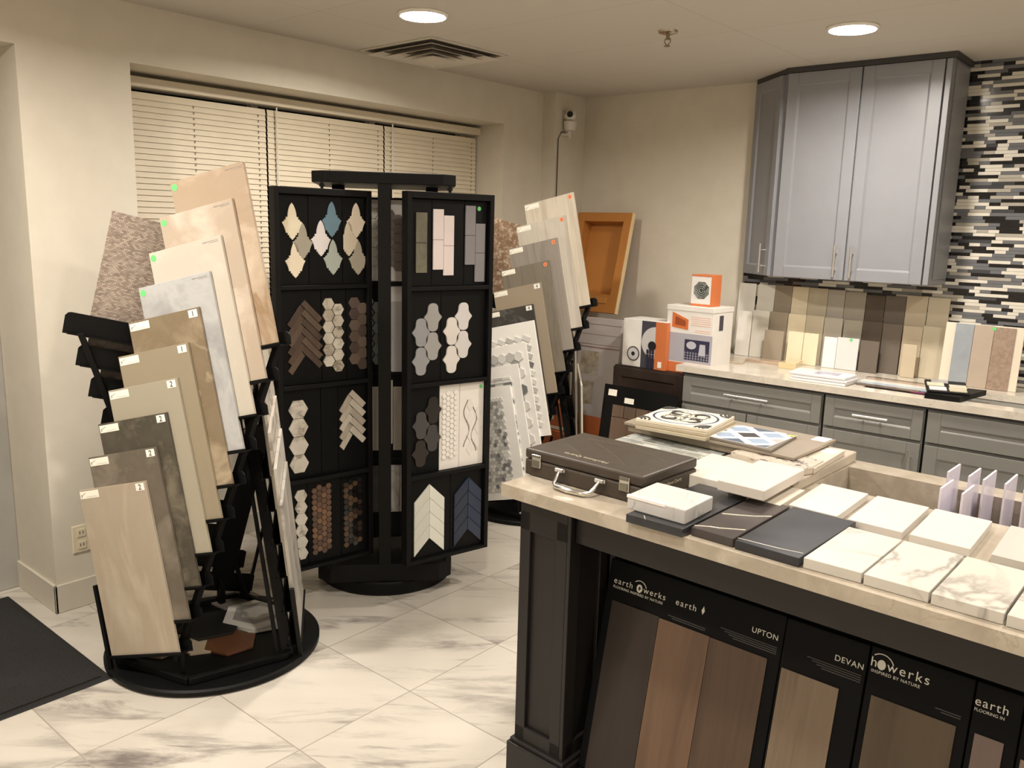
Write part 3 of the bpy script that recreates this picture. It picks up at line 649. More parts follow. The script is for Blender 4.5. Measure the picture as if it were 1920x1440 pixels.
# rear panels seen through the gap
o = board('c', 0, -.20, -.004, 'white board with pale hexagons on the inner carousel panel, seen left of the front post', wbd)
hexcol(o, -.052, None, -.07, 6, .0225, [glz((226, 222, 208), .2)]); hexcol(o, -.018, None, -.055, 6, .0225, [glz((196, 190, 172), .2)]); hexcol(o, -.092, None, -.06, 6, .0225, [glz((226, 222, 208), .2)])
o = board('c', 0, -.002, .20, 'white board with brown hexagons on the inner carousel panel, seen right of the front post', wbd)
hexcol(o, .055, .090, -.09, 6, .0225, [glz((122, 108, 100), .3)], dz2=.02); hexcol(o, .020, None, -.07, 6, .0225, [glz((122, 108, 100), .3)])
o = board('c', 1, -.20, -.004, 'black board of glossy grey green hexagons on the inner carousel panel'); hexcol(o, -.075, -.032, -.44, 6, .026, [glz((118, 130, 130), .08), glz((100, 112, 110), .08)])
MB().cyl((-.075, -.001, -.415), (-.075, 0, -.415), .009, n=18).build('round_sticker', GREEN, o)
o = board('c', 1, -.002, .20, 'white board of large pale grey hexagons on the inner carousel panel', wbd)
for i in range(4): chip(o, hexp(.05, -.50 - i * .078, .045), glz((196, 192, 188), .25))
o = board('c', 2, -.20, .20, 'grey wood-look strip board on the inner carousel panel')
for i in range(6): chip(o, [(-.15 + i * .046, -1.13 + (i % 2) * .03), (-.106 + i * .046, -1.13 + (i % 2) * .03), (-.106 + i * .046, -.84 + (i % 2) * .03), (-.15 + i * .046, -.84 + (i % 2) * .03)], gry[i % 3])
o = board('c', 3, -.20, .20, 'dark and white stone board on the inner carousel panel, lowest row')
for i in range(4): chip(o, [(-.13 + i * .065, -1.42), (-.067 + i * .065, -1.42), (-.067 + i * .065, -1.20), (-.13 + i * .065, -1.20)], [stone((60, 54, 48), (40, 36, 33), 9, .3), stone((60, 54, 48), (40, 36, 33), 9, .3), marb[1], marb[0]][i])

# ================================================================= KITCHEN WALL: mosaic splashback
sb = [plain((30, 28, 30), .15), plain((226, 221, 208), .18), plain((112, 114, 118), .12), plain((176, 170, 158), .2), plain((70, 72, 76), .12)]
grout = plain((120, 115, 106), .8)
random.seed(11)
ms = MB(); ms.box((-2.20, BY - .005, .9), (2.4, BY, CEIL), 5)
z = .903; prev = []
while z < CEIL - .012:
    x = -2.20 + random.uniform(0, .04); lastc = -1
    while x < (.35 if z > .9 else 0):
        L = random.choice((1, 2, 2, 3)) * .0485
        c = random.choices((0, 1, 2, 3, 4), (6, 6, 5, 2, 1.2))[0]
        if c == lastc: c = (c + 1) % 3
        ms.box((x, BY - .008, z), (min(x + L, .4) - .0012, BY - .005, z + .0149), c); x += L; lastc = c
    z += .0161
struct(ms.build('wall_tiling', sb + [grout]))
# cabinets
CG = plain((137, 138, 143), .38); GAP = plain((60, 58, 60), .6)
def shaker(x0, x1, z0, z1, y, parent, name, rail=.055, t=.019, hv=None, M=None, mat=None):
    mat = mat or CG
    m = MB(); r = rail
    m.box((x0, y - t, z0), (x0 + r, y, z1)).box((x1 - r, y - t, z0), (x1, y, z1)).box((x0 + r, y - t, z0), (x1 - r, y, z0 + r)).box((x0 + r, y - t, z1 - r), (x1 - r, y, z1))
    m.box((x0 + r, y - t + .009, z0 + r), (x1 - r, y, z1 - r))
    b_ = .009; yy = y - t; yi = y - t + .009
    X0, X1, Z0, Z1 = x0 + r, x1 - r, z0 + r, z1 - r
    o_ = [(X0, yy + .001, Z0), (X1, yy + .001, Z0), (X1, yy + .001, Z1), (X0, yy + .001, Z1)]; i_ = [(X0 + b_, yi - .0005, Z0 + b_), (X1 - b_, yi - .0005, Z0 + b_), (X1 - b_, yi - .0005, Z1 - b_), (X0 + b_, yi - .0005, Z1 - b_)]
    bk = [(a, yi, c) for a, _, c in o_]
    m.add(o_ + i_ + bk, [(0, 1, 5, 4), (1, 2, 6, 5), (2, 3, 7, 6), (3, 0, 4, 7), (0, 8, 9, 1), (1, 9, 10, 2), (2, 10, 11, 3), (3, 11, 8, 0)])
    o = m.build(name, mat, parent, M, bev=.0018)
    if hv:
        h = MB(); ax, c0, c1, cc = hv
        if ax == 'z': h.cyl((cc, y - t - .03, c0), (cc, y - t - .03, c1), .006, n=14).cyl((cc, y - t, c0 + .035), (cc, y - t - .03, c0 + .035), .0045, n=10).cyl((cc, y - t, c1 - .035), (cc, y - t - .03, c1 - .035), .0045, n=10)
        else: h.cyl((c0, y - t - .03, cc), (c1, y - t - .03, cc), .006, n=14).cyl((c0 + .04, y - t, cc), (c0 + .04, y - t - .03, cc), .0045, n=10).cyl((c1 - .04, y - t, cc), (c1 - .04, y - t - .03, cc), .0045, n=10)
        h.build('bar_handle', CHROME, o, smooth=True)
    return o
# wall cabinets
uc = thing('wall_cabinet', 'tall grey two-door wall cabinet hung under the ceiling', 'cabinet', T(0, 0, 0))
FY = 4.37
MB().box((-1.895, FY, 1.372), (-1.115, BY, 2.418)).build('carcass', CG, uc, bev=.002)
shaker(-1.888, -1.520, 1.375, 2.402, FY, uc, 'door', hv=('z', 1.39, 1.545, -1.562)); shaker(-1.512, -1.150, 1.375, 2.402, FY, uc, 'door', hv=('z', 1.39, 1.545, -1.480))
MB().box((-1.143, FY - .019, 1.375), (-1.118, FY, 2.402)).build('filler_strip', CG, uc, bev=.002)
MB().box((-1.115, FY + .03, 1.40), (-1.108, BY - .03, 2.39)).build('side_panel', CG, uc, bev=.002)
MB().box((-1.90, FY - .024, 2.404), (-1.10, BY, 2.429)).build('top_gap_shade', GAP, uc)  # dark band painted for the shaded gap below the ceiling
# angled end cabinet
p0 = vec(-1.895, FY, 0); p1 = vec(-2.16, 4.60, 0)
ac = thing('wall_cabinet', 'narrow grey wall cabinet with an angled door at the left end', 'cabinet', T(0, 0, 0))
MB().slab([(-1.897, FY), (-1.897, BY), (-2.16, BY), (-2.16, 4.60)], 1.372, 2.418).build('carcass', CG, ac, bev=.002)
dd = (p0 - p1); L = dd.length; ang = math.degrees(math.atan2(dd.y, dd.x))
shaker(.004, L - .03, 1.375, 2.402, 0, ac, 'door', rail=.05, hv=('z', 1.39, 1.545, L - .075), M=T(p1.x, p1.y, 0) @ RZ(ang))
MB().slab([(-1.897, FY - .01), (-1.897, BY), (-2.17, BY), (-2.17, 4.59)], 2.404, 2.429).build('top_gap_shade', GAP, ac)  # same painted gap shade above the angled cabinet
# base cabinets
CF = 3.985
CGB = plain((124, 123, 118), .38)
bc1 = thing('base_cabinet', 'wide grey base cabinet with a drawer, at the left end of the counter', 'cabinet', T(0, 0, 0))
MB().box((-2.175, CF, .1), (-1.427, BY - .02, .865)).build('carcass', CGB, bc1, bev=.002)
shaker(-2.168, -1.43, .71, .845, CF, bc1, 'drawer', rail=.045, mat=CGB, hv=('x', -1.915, -1.68, .785))
shaker(-2.168, -1.803, .12, .695, CF, bc1, 'door', mat=CGB, hv=('z', .51, .665, -1.835)); shaker(-1.797, -1.43, .12, .695, CF, bc1, 'door', mat=CGB, hv=('z', .51, .665, -1.765))
MB().box((-2.175, CF + .06, 0), (-1.427, BY - .05, .1)).build('toe_kick', GAP, bc1)
bc2 = thing('base_cabinet', 'narrow grey base cabinet with one drawer and door, second from the left', 'cabinet', T(0, 0, 0))
MB().box((-1.418, CF, .1), (-.972, BY - .02, .865)).build('carcass', CGB, bc2, bev=.002)
shaker(-1.411, -.975, .71, .845, CF, bc2, 'drawer', rail=.045, mat=CGB, hv=('x', -1.27, -1.115, .785)); shaker(-1.411, -.975, .12, .695, CF, bc2, 'door', mat=CGB, hv=('z', .51, .665, -1.01))
MB().box((-1.418, CF + .06, 0), (-.972, BY - .05, .1)).build('toe_kick', GAP, bc2)
bc3 = thing('base_cabinet', 'wide grey base cabinet with a plain false drawer, at the right edge', 'cabinet', T(0, 0, 0))
MB().box((-.963, CF, .1), (-.05, BY - .02, .865)).build('carcass', CGB, bc3, bev=.002)
shaker(-.957, -.055, .71, .845, CF, bc3, 'drawer', rail=.055, mat=CGB); shaker(-.957, -.508, .12, .695, CF, bc3, 'door', mat=CGB); shaker(-.504, -.055, .12, .695, CF, bc3, 'door', mat=CGB)
MB().box((-.963, CF + .06, 0), (-.05, BY - .05, .1)).build('toe_kick', GAP, bc3)
ctm = stone((216, 208, 194), (198, 190, 176), 9, .16, vein=(186, 176, 160), vs=5, vw=.015)
ct = thing('countertop', 'pale stone worktop over the grey base cabinets, with a cut-out', 'countertop', T(0, 0, 0))
y0 = 3.955; cx0 = -1.275
q = MB(); q.box((-2.21, y0, .868), (cx0, BY - .01, .90)); q.box((cx0, y0, .868), (0, 4.06, .90)); q.box((cx0, 4.37, .868), (0, BY - .01, .90)); q.box((-.02, 4.06, .868), (0, 4.37, .90))
q.build('slab', ctm, ct)
MB().box((-2.18, 3.975, .855), (-.03, 3.99, .868)).build('underlay_strip', GAP, ct)
# dark cabinet run to the left
dkm = wood((40, 30, 26), (54, 40, 34), .8, .4)
dc = thing('base_cabinet', 'dark brown base cabinet in the corner, under the white and orange cartons', 'cabinet', T(0, 0, 0))
MB().box((-2.64, 4.02, .02), (-2.185, BY - .02, .842)).build('carcass', dkm, dc, bev=.002)
shaker(-2.635, -2.19, .60, .835, 4.02, dc, 'drawer', rail=.05, mat=dkm); shaker(-2.635, -2.19, .03, .585, 4.02, dc, 'door', mat=dkm)
# black flooring board leaning on it
fb = thing('flooring_sample_board', 'black board with brown wood plank samples leaning on the dark corner cabinet', 'sample board', T(-2.62, 3.80, .02) @ RX(-8))
MB().box((0, 0, 0), (.46, .012, .735)).build('backing', BLACK, fb)
pl = [wood((92, 74, 60), (112, 92, 76), 1, .45), wood((84, 68, 56), (100, 82, 68), 1, .45)]
MB().box((.07, -.003, .0), (.45, 0, .56)).build('plank', pl[0], fb)
for k in range(5): MB().box((.07 + k * .077, -.003, .563), (.07 + k * .077 + .073, 0, .628)).build('swatch', pl[k % 2], fb)
MB().box((.03, -.001, .675), (.085, 0, .71)).build('paper_label', STICK, fb); MB().box((.14, -.001, .645), (.2, 0, .675)).build('paper_label', STICK, fb)
# shelf ledge on which the cartons stand
# cartons
cw = plain((226, 222, 216), .5); cgx = plain((176, 174, 180), .5); cor = plain((206, 116, 66), .5); cdk = plain((64, 62, 72), .5)
def carton(name, label, M, w, d, h):
    t = thing(name, label, 'carton', M); MB().box((0, 0, 0), (w, d, h)).build('box_body', cw, t, bev=.002); return t
def panelp(t, nm, rects, mat, y=0, e=.0008):
    m = MB()
    for x0, z0, x1, z1 in rects: m.box((x0, y - e, z0), (x1, y, z1))
    return m.build(nm, mat, t)
t = carton('product_carton', 'low carton printed with a round drain and an orange band, on the dark cabinet', T(-2.600, 4.03, .845) @ RZ(-2), .285, .17, .265)
panelp(t, 'printed_grey_panel', [(.125, .0, .215, .262)], cdk); panelp(t, 'printed_orange_band', [(.215, .0, .285, .262)], cor)
MB().box((.285, .0, 0), (.2858, .10, .262)).build('side_orange_band', cor, t); MB().box((.285, .1, .09), (.2862, .17, .262)).build('side_dark_label', cdk, t)
a = MB(); a.front([(.215 - .088 * math.cos(R(q)), .145 + .088 * math.sin(R(q))) for q in range(-90, 91, 10)], -.0016, -.0008); a.build('printed_disc', plain((200, 198, 196), .4), t)
MB().cyl((.197, -.0026, .128), (.197, -.0016, .128), .026, n=24).build('printed_disc_hole', plain((30, 30, 34), .4), t)
panelp(t, 'printed_mosaic', [(.163 + i * .0175, .004 + j * .026, .178 + i * .0175, .028 + j * .026) for i in range(3) for j in range(4)], plain((44, 44, 60), .4), e=.003)
MB().cyl((.075, -.0016, .072), (.075, 0, .072), .042, n=28).build('printed_drain_ring', plain((84, 82, 84), .4), t); MB().cyl((.075, -.0024, .072), (.075, 0, .072), .034, n=28).build('printed_drain', plain((190, 188, 186), .4), t); MB().cyl((.075, -.003, .072), (.075, 0, .072), .012, n=20).build('printed_drain_hole', plain((30, 30, 34), .4), t)
panelp(t, 'paper_label', [(.238, .012, .262, .045)], STICK, e=.002)
t = carton('product_carton', 'tall carton printed with an orange niche and a bottle shelf, on the dark cabinet', T(-2.335, 4.05, .845) @ RZ(-3), .285, .2, .345)
MB().box((-.003, -.003, .335), (.288, .203, .362)).build('box_lid', cw, t, bev=.002)
panelp(t, 'printed_grey_panel', [(0, .06, .285, .215)], plain((170, 168, 176), .5)); panelp(t, 'printed_orange_band', [(0, 0, .285, .055)], cor, e=.0012)
a = MB(); a.front([(.035, .245), (.135, .235), (.135, .29), (.035, .325)], -.002, 0); a.build('printed_niche', plain((206, 110, 56), .5), t)
a = MB(); a.front([(.055, .26), (.12, .254), (.12, .282), (.055, .303)], -.003, 0); a.build('printed_niche_opening', plain((150, 72, 34), .5), t)
panelp(t, 'printed_text_lines', [(.15, .262 + i * .011, .27, .264 + i * .011) for i in range(5)] + [(.17, .226, .27, .228), (.18, .236, .27, .238)], plain((236, 170, 140), .5))
panelp(t, 'printed_shelf_photo', [(.12, .075, .27, .185)], plain((52, 50, 72), .4), e=.002)
a = MB(); a.front(ngon(14, .03, 0, (.162, .155), .7), -.0035, -.002).front([(.208, .105), (.25, .105), (.246, .165), (.214, .165)], -.0035, -.002)
for i in range(9): a.box((.124 + i * .017, -.003, .078), (.1255 + i * .017, -.002, .12))
for i in range(3): a.box((.12, -.003, .085 + i * .014), (.27, -.002, .086 + i * .014))
a.build('printed_bottles', plain((186, 186, 196), .4), t)
MB().box((.285, .06, .24), (.2862, .1, .32)).build('side_label', cdk, t)
t = carton('fan_carton', 'small orange and white carton with a round fan picture, atop the tall carton', T(-2.222, 4.09, 1.2075) @ RZ(-4), .12, .1, .165)
panelp(t, 'printed_fan_frame', [], cdk) if False else None
MB().front(ngon(8, .048, R(22.5), (.063, .085)), -.0012, 0).build('printed_fan', plain((60, 66, 62), .4), t)
a = MB()
for r in (.012, .022, .032, .04):
    a.tube([(.063 + r * math.cos(R(q)), -.002, .085 + r * math.sin(R(q))) for q in range(10 + int(r * 900), 350 + int(r * 900), 12)], .0016, 6)
a.build('printed_fan_rings', plain((170, 172, 166), .3), t)
panelp(t, 'printed_orange_edge', [(0, 0, .12, .012), (0, .158, .12, .165)], cor, e=.0015)
MB().box((.12, 0, 0), (.1212, .1, .165)).build('side_orange_panel', cor, t); MB().box((0, 0, .165), (.12, .1, .1662)).build('top_orange_panel', cor, t)
# tall pale carton leaning in the corner, with orange bottom, and the niche on top
t = thing('product_carton', 'tall pale grey carton with an orange base, standing in the corner behind the far rack', 'carton', T(-3.0, 4.10, .36) @ RX(-6))
MB().box((0, 0, .0), (.30, .2, .72)).build('box_body', plain((196, 190, 190), .5), t, bev=.003)
panelp(t, 'printed_orange_band', [(0, 0, .3, .13)], cor, e=.001); panelp(t, 'printed_band', [(0, .54, .3, .548), (0, .56, .3, .563), (.02, .62, .3, .622), (.02, .68, .3, .683)], plain((150, 120, 116), .5), e=.001)
panelp(t, 'printed_stone_picture', [(.03, .38, .16, .52), (.05, .2, .14, .34)], stone((206, 200, 190), (150, 136, 110), 16, .4), e=.0012)
panelp(t, 'paper_label', [(.24, .03, .28, .11)], STICK, e=.002)
t = thing('product_carton', 'orange carton on the floor under the tall pale one in the corner', 'carton', T(-3.03, 4.06, 0))
MB().box((0, 0, 0), (.34, .3, .2)).build('lower_body', plain((190, 186, 182), .5), t, bev=.003); MB().box((-.001, -.001, .2), (.341, .301, .355)).build('orange_body', cor, t, bev=.003)
panelp(t, 'paper_label', [(.06, .24, .14, .3), (.26, .22, .3, .32)], STICK, y=-.001)
t = thing('product_carton', 'upper orange carton showing between the bars of the far rack', 'carton', T(-3.34, 4.12, .36))
MB().box((0, 0, 0), (.3, .3, .17)).build('box_body', cor, t, bev=.003); panelp(t, 'paper_label', [(.1, .06, .2, .11), (0, .0, .3, .02)], STICK)
t = thing('product_carton', 'lower orange carton on the floor behind the far rack', 'carton', T(-3.36, 4.10, 0))
MB().box((0, 0, 0), (.31, .32, .355)).build('box_body', cor, t, bev=.003); panelp(t, 'paper_label', [(.1, .1, .22, .16)], STICK)
# orange shower niche leaning on the wall
om = plain((182, 120, 54), .65)
nb = thing('shower_niche', 'orange moulded shower niche panel leaning on the wall above the cartons', 'niche', T(-3.325, 4.40, 1.085) @ RZ(-1) @ RX(-13.5))
W_, H_ = .42, .635
nm = MB(); a0, a1, b0, b1 = .058, .362, .115, .578
nm.box((0, 0, 0), (a0, .03, H_)).box((a1, 0, 0), (W_, .03, H_)).box((a0, 0, 0), (a1, .03, b0)).box((a0, 0, b1), (a1, .03, H_))
nm.box((a0 - .008, .03, b0 - .008), (a0, .095, b1 + .008)).box((a1, .03, b0 - .008), (a1 + .008, .095, b1 + .008)).box((a0, .03, b0 - .008), (a1, .095, b0)).box((a0, .03, b1), (a1, .095, b1 + .008))
nm.box((a0 - .008, .088, b0 - .008), (a1 + .008, .096, b1 + .008))
nm.build('niche_body', om, nb, bev=.002)
MB().box((W_, 0, 0), (W_ + .004, .03, H_)).build('cut_edge', plain((232, 206, 160), .7), nb)
MB().box((a0 + .02, .03, .055), (a1 - .01, .05, b0 - .012)).build('loose_shelf', om, nb) if False else MB().box((a0 + .03, -.006, .058), (a1 - .02, 0, .098)).build('loose_shelf', plain((190, 130, 62), .65), nb, bev=.002)

# tall sample boards against the splashback: three rows of glazed wall tiles
WT = {'w': ((248, 244, 235), 'white'), 'o': ((232, 228, 217), 'off-white'), 't': ((159, 147, 129), 'taupe'), 'c': ((237, 224, 194), 'cream'), 'g': ((183, 176, 163), 'grey'), 'G': ((168, 161, 147), 'warm grey'),
      'd': ((91, 82, 73), 'dark brown'), 'D': ((112, 103, 94), 'brown grey'), 'b': ((197, 183, 159), 'beige'), 'B': ((203, 192, 168), 'sand'), 's': ((219, 219, 217), 'silver grey')}
back = [(-2.209, -2.105, 1.314, 'w'), (-2.093, -1.991, 1.313, 'o'), (-1.99, -1.89, 1.315, 't'), (-1.888, -1.797, 1.313, 'c'), (-1.795, -1.690, 1.312, 'B'), (-1.688, -1.597, 1.31, 'g'), (-1.595, -1.486, 1.305, 'G'), (-1.483, -1.388, 1.295, 'd'), (-1.386, -1.285, 1.298, 'D'), (-1.283, -1.181, 1.307, 'b'), (-1.178, -1.078, 1.304, 'B')]
mid = [(-2.172, -2.087, 1.158, 'w'), (-2.082, -1.983, 1.169, 'o'), (-1.98, -1.876, 1.169, 't'), (-1.873, -1.774, 1.166, 'c'), (-1.772, -1.674, 1.166, 'B'), (-1.671, -1.573, 1.163, 'g'), (-1.567, -1.47, 1.16, 'G'), (-1.468, -1.369, 1.162, 'd'), (-1.366, -1.271, 1.159, 'D'), (-1.266, -1.173, 1.156, 'b'), (-1.171, -1.064, 1.163, 'B')]
front = [(-1.977, -1.866, 1.071, 't'), (-1.84, -1.755, 1.075, 'c'), (-1.752, -1.673, 1.075, 'c'), (-1.641, -1.572, 1.066, 'w'), (-1.57, -1.459, 1.071, 's'), (-1.45, -1.357, 1.067, 'D'), (-1.241, -1.174, 1.07, 'b')]
ordn = ['leftmost', 'second', 'third', 'fourth', 'fifth', 'sixth', 'seventh', 'eighth', 'ninth', 'tenth', 'last']
for rn, rows, y, lean in (('tall back', back, 4.622, -4), ('middle', mid, 4.565, -4), ('short front', front, 4.51, -4)):
    for i, (x0, x1, zt, c) in enumerate(rows):
        rgb, nm_ = WT[c]
        o = MB().box((0, -.008, 0), (x1 - x0, 0, zt - .902)).build('wall_tile_sample', glz(rgb, .07), None, T(x0, y, .9005) @ RX(lean), bev=.0015)
        tag(o, 'glossy %s tile, %s%s in the %s row against the splashback' % (nm_, ordn[i], '' if i in (0, 10) else ' from the left', rn), 'tile', 'glazed tiles standing along the splashback')
        if rn == 'short front' and c == 's': MB().cyl((.07, -.0095, .16), (.07, -.008, .16), .008, n=16).build('round_sticker', GREEN, o)
# textured colour board at right
t = thing('tile_sample_board', 'cream board with blue, beige and brown strips leaning by the mosaic wall at right', 'sample board', T(-1.052, 4.47, .9005) @ RX(-7))
MB().box((0, 0, 0), (.335, .01, .30)).build('backing', plain((224, 212, 192), .4), t, bev=.002)
MB().box((.045, -.006, 0), (.125, 0, .298)).build('strip', stone((158, 164, 170), (146, 152, 158), 9, .25), t); MB().box((.127, -.006, 0), (.21, 0, .298)).build('strip', stone((182, 166, 150), (174, 158, 142), 9, .3), t)
MB().box((.212, -.006, 0), (.30, 0, .294)).build('strip', stone((164, 142, 124), (140, 120, 104), 60, .3, bmp=.5), t); MB().cyl((.21, -.0075, .285), (.21, -.006, .285), .009, n=16).build('round_sticker', GREEN, t)
# loose pieces on the counter
def flat(name, P, z0, z1, mat, label, cat='tile', group=None, bev=.001):
    cx = sum(p[0] for p in P) / len(P); cy = sum(p[1] for p in P) / len(P)
    o = MB().slab([(p[0] - cx, p[1] - cy) for p in P], 0, z1 - z0).build(name, mat, None, T(cx, cy, z0), bev=bev)
    return tag(o, label, cat, group)
flat('stone_tile', [(-2.02, 4.38), (-1.81, 4.38), (-1.83, 4.46), (-2.02, 4.47)], .9005, .913, stone((196, 172, 150), (184, 160, 138), 8, .1), 'polished pinkish tile lying flat on the counter behind')
flat('stone_tile', [(-1.79, 4.29), (-1.70, 4.30), (-1.735, 4.48), (-1.80, 4.48)], .9005, .93, glz((214, 196, 154), .12), 'small stack of cream yellow tiles lying on the counter')
flat('stone_tile', [(-2.16, 4.22), (-1.97, 4.25), (-2.02, 4.40), (-2.18, 4.38)], .9005, .91, stone((200, 186, 168), (186, 172, 152), 8, .15), 'pale tile lying flat at the left end of the back counter')
for k, (z, dx, lab) in enumerate(((.9005, 0, 'lowest plastic-wrapped white sample pad in the pile on the back counter'), (.914, .006, 'middle plastic-wrapped white sample pad in the pile on the back counter'), (.9275, -.004, 'top plastic-wrapped white sample pad with a lilac print, on the back counter'))):
    o = flat('wrapped_sample', [(-1.60 + dx, 3.985), (-1.335 + dx, 3.995), (-1.33 + dx, 4.15), (-1.62 + dx, 4.15)], z, z + .0125, plain((226, 224, 226), .15), lab, 'sample pack', 'wrapped pads in the pile on the counter', bev=.003)
MB().slab([(-.03, -.05), (.09, -.04), (.08, .05), (-.02, .055)], .0125, .0129).build('printed_pattern', stone((150, 150, 172), (196, 194, 206), 26, .3), o)
gs = 'loose trim strips at the counter cut-out'
for x0, x1, y0_, y1_, c, lab in ((-1.35, -1.0, 4.335, 4.37, (110, 98, 84), 'taupe trim strip lying across the counter cut-out, rearmost'), (-1.34, -1.0, 4.27, 4.33, (178, 160, 140), 'pinkish trim strip lying across the counter cut-out'),
                               (-1.335, -1.0, 4.205, 4.265, (224, 220, 212), 'white trim strip lying across the counter cut-out'), (-1.325, -1.0, 4.145, 4.20, (176, 190, 200), 'pale blue trim strip lying across the counter cut-out'),
                               (-1.32, -1.04, 4.095, 4.14, (106, 92, 82), 'dark taupe trim strip lying across the counter cut-out, foremost')):
    flat('trim_strip', [(x0, y0_), (x1, y0_ - .005), (x1, y1_ - .005), (x0, y1_)], .9005, .9065, plain(c, .25), lab, 'trim', gs)
flat('trim_strip', [(-1.07, 4.08), (-1.0, 4.08), (-1.0, 4.10), (-1.07, 4.10)], .9005, .906, plain((130, 60, 96), .3), 'short purple trim strip beside the dark sample folders', 'trim', gs)
o = flat('sample_folder', [(-.985, 3.985), (-.845, 3.995), (-.80, 4.28), (-.94, 4.27)], .9005, .924, BLACK, 'thick black sample folder lying closed, under the open one', 'folder')
t = thing('sample_folder', 'open black chip folder with white and beige stone chips on top of the closed one', 'folder', T(-.93, 4.14, .926) @ RZ(18) @ RX(4))
MB().box((-.09, -.11, 0), (.08, .12, .014)).build('cover', BLACK, t, bev=.002)
for x, y, c in ((-.045, -.06, (220, 214, 216)), (-.05, .02, (214, 206, 180)), (.035, -.065, (196, 188, 160)), (.04, .0, (206, 200, 178)), (-.03, .085, (160, 158, 160))): MB().box((x - .035, y - .03, .014), (x + .035, y + .03, .019)).build('stone_chip', plain(c, .3), t, bev=.001)
# ================================================================= ISLAND
ISL = T(-1.475, 1.707, 0) @ RZ(-1.5)
isl = thing('display_island', 'dark wood island with a thick beige stone top and an open trough', 'island', ISL)
isl_d = wood((17, 14, 13), (27, 22, 20), .7, .5)
topm = stone((184, 173, 156), (162, 151, 134), 5, .16, c3=(194, 184, 168), vein=(166, 154, 136), vs=4, vw=.012)
TT, TB = .90, .865
q = MB(); q.box((0, 0, TB), (.62, 1.0, TT)); q.box((.62, 0, TB), (2.5, .655, TT)); q.box((.62, .905, TB), (2.5, 1.0, TT)); q.box((2.0, .655, TB), (2.5, .905, TT))
q.build('stone_top', topm, isl)
q = MB(); q.box((.60, .64, .62), (.62, .92, TB)); q.box((2.0, .64, .62), (2.02, .92, TB)); q.box((.62, .64, .62), (2.0, .655, TB)); q.box((.62, .905, .62), (2.0, .92, TB)); q.box((.60, .64, .60), (2.02, .92, .62))
q.build('trough', topm, isl)
def post(x0, x1, y0, y1):
    m = MB(); z0, z1 = 0, TB; m.box((x0, y0, z0), (x1, y1, z1))
    # raised frame around recessed panels on the front and right faces
    f = .036; e = .012
    for A, B_, C_, D_ in ((x0, x0 + f, .14, .83), (x1 - f, x1, .14, .83)): m.box((A, y0 - e, C_), (B_, y0, D_))
    m.box((x0, y0 - e, .12), (x1, y0, .18)); m.box((x0, y0 - e, .775), (x1, y0, TB))
    for A, B_ in ((y0 - e, y0 + f), (y1 - f, y1)): m.box((x1, A, .12), (x1 + e, B_, TB))
    m.box((x1, y0, .12), (x1 + e, y1, .18)); m.box((x1, y0, .775), (x1 + e, y1, TB))
    o = m.build('corner_post', isl_d, isl, bev=.002)
    MB().box((x0 - .015, y0 - .03, 0), (x1 + .03, y1 + .012, .125)).slab([(x0 - .009, y0 - .022), (x1 + .022, y0 - .022), (x1 + .022, y1 + .008), (x0 - .009, y1 + .008)], .125, .137).build('plinth', isl_d, o, bev=.003)
post(.05, .215, .04, .205)
MB().box((.227, .05, .775), (2.4, .07, TB)).build('apron', isl_d, isl, bev=.002)
MB().box((.06, .34, 0), (2.4, .36, TB)).build('knee_wall', isl_d, isl)
MB().box((.05, .36, .0), (.07, .98, TB)).box((.07, .96, 0), (2.4, .98, TB)).box((2.4, .05, 0), (2.42, .98, TB)).build('side_panels', isl_d, isl)
MB().box((.05, .205, .12), (.062, .345, TB)).build('end_filler', isl_d, isl)
MB().box((.227, .215, .1), (.245, .34, .775)).build('inner_stile', wood((60, 54, 50), (72, 65, 60), .7, .4), isl)
MB().box((.23, .05, 0), (2.4, .34, .10)).build('shelf', isl_d, isl)
def onI(M): return ISL @ M
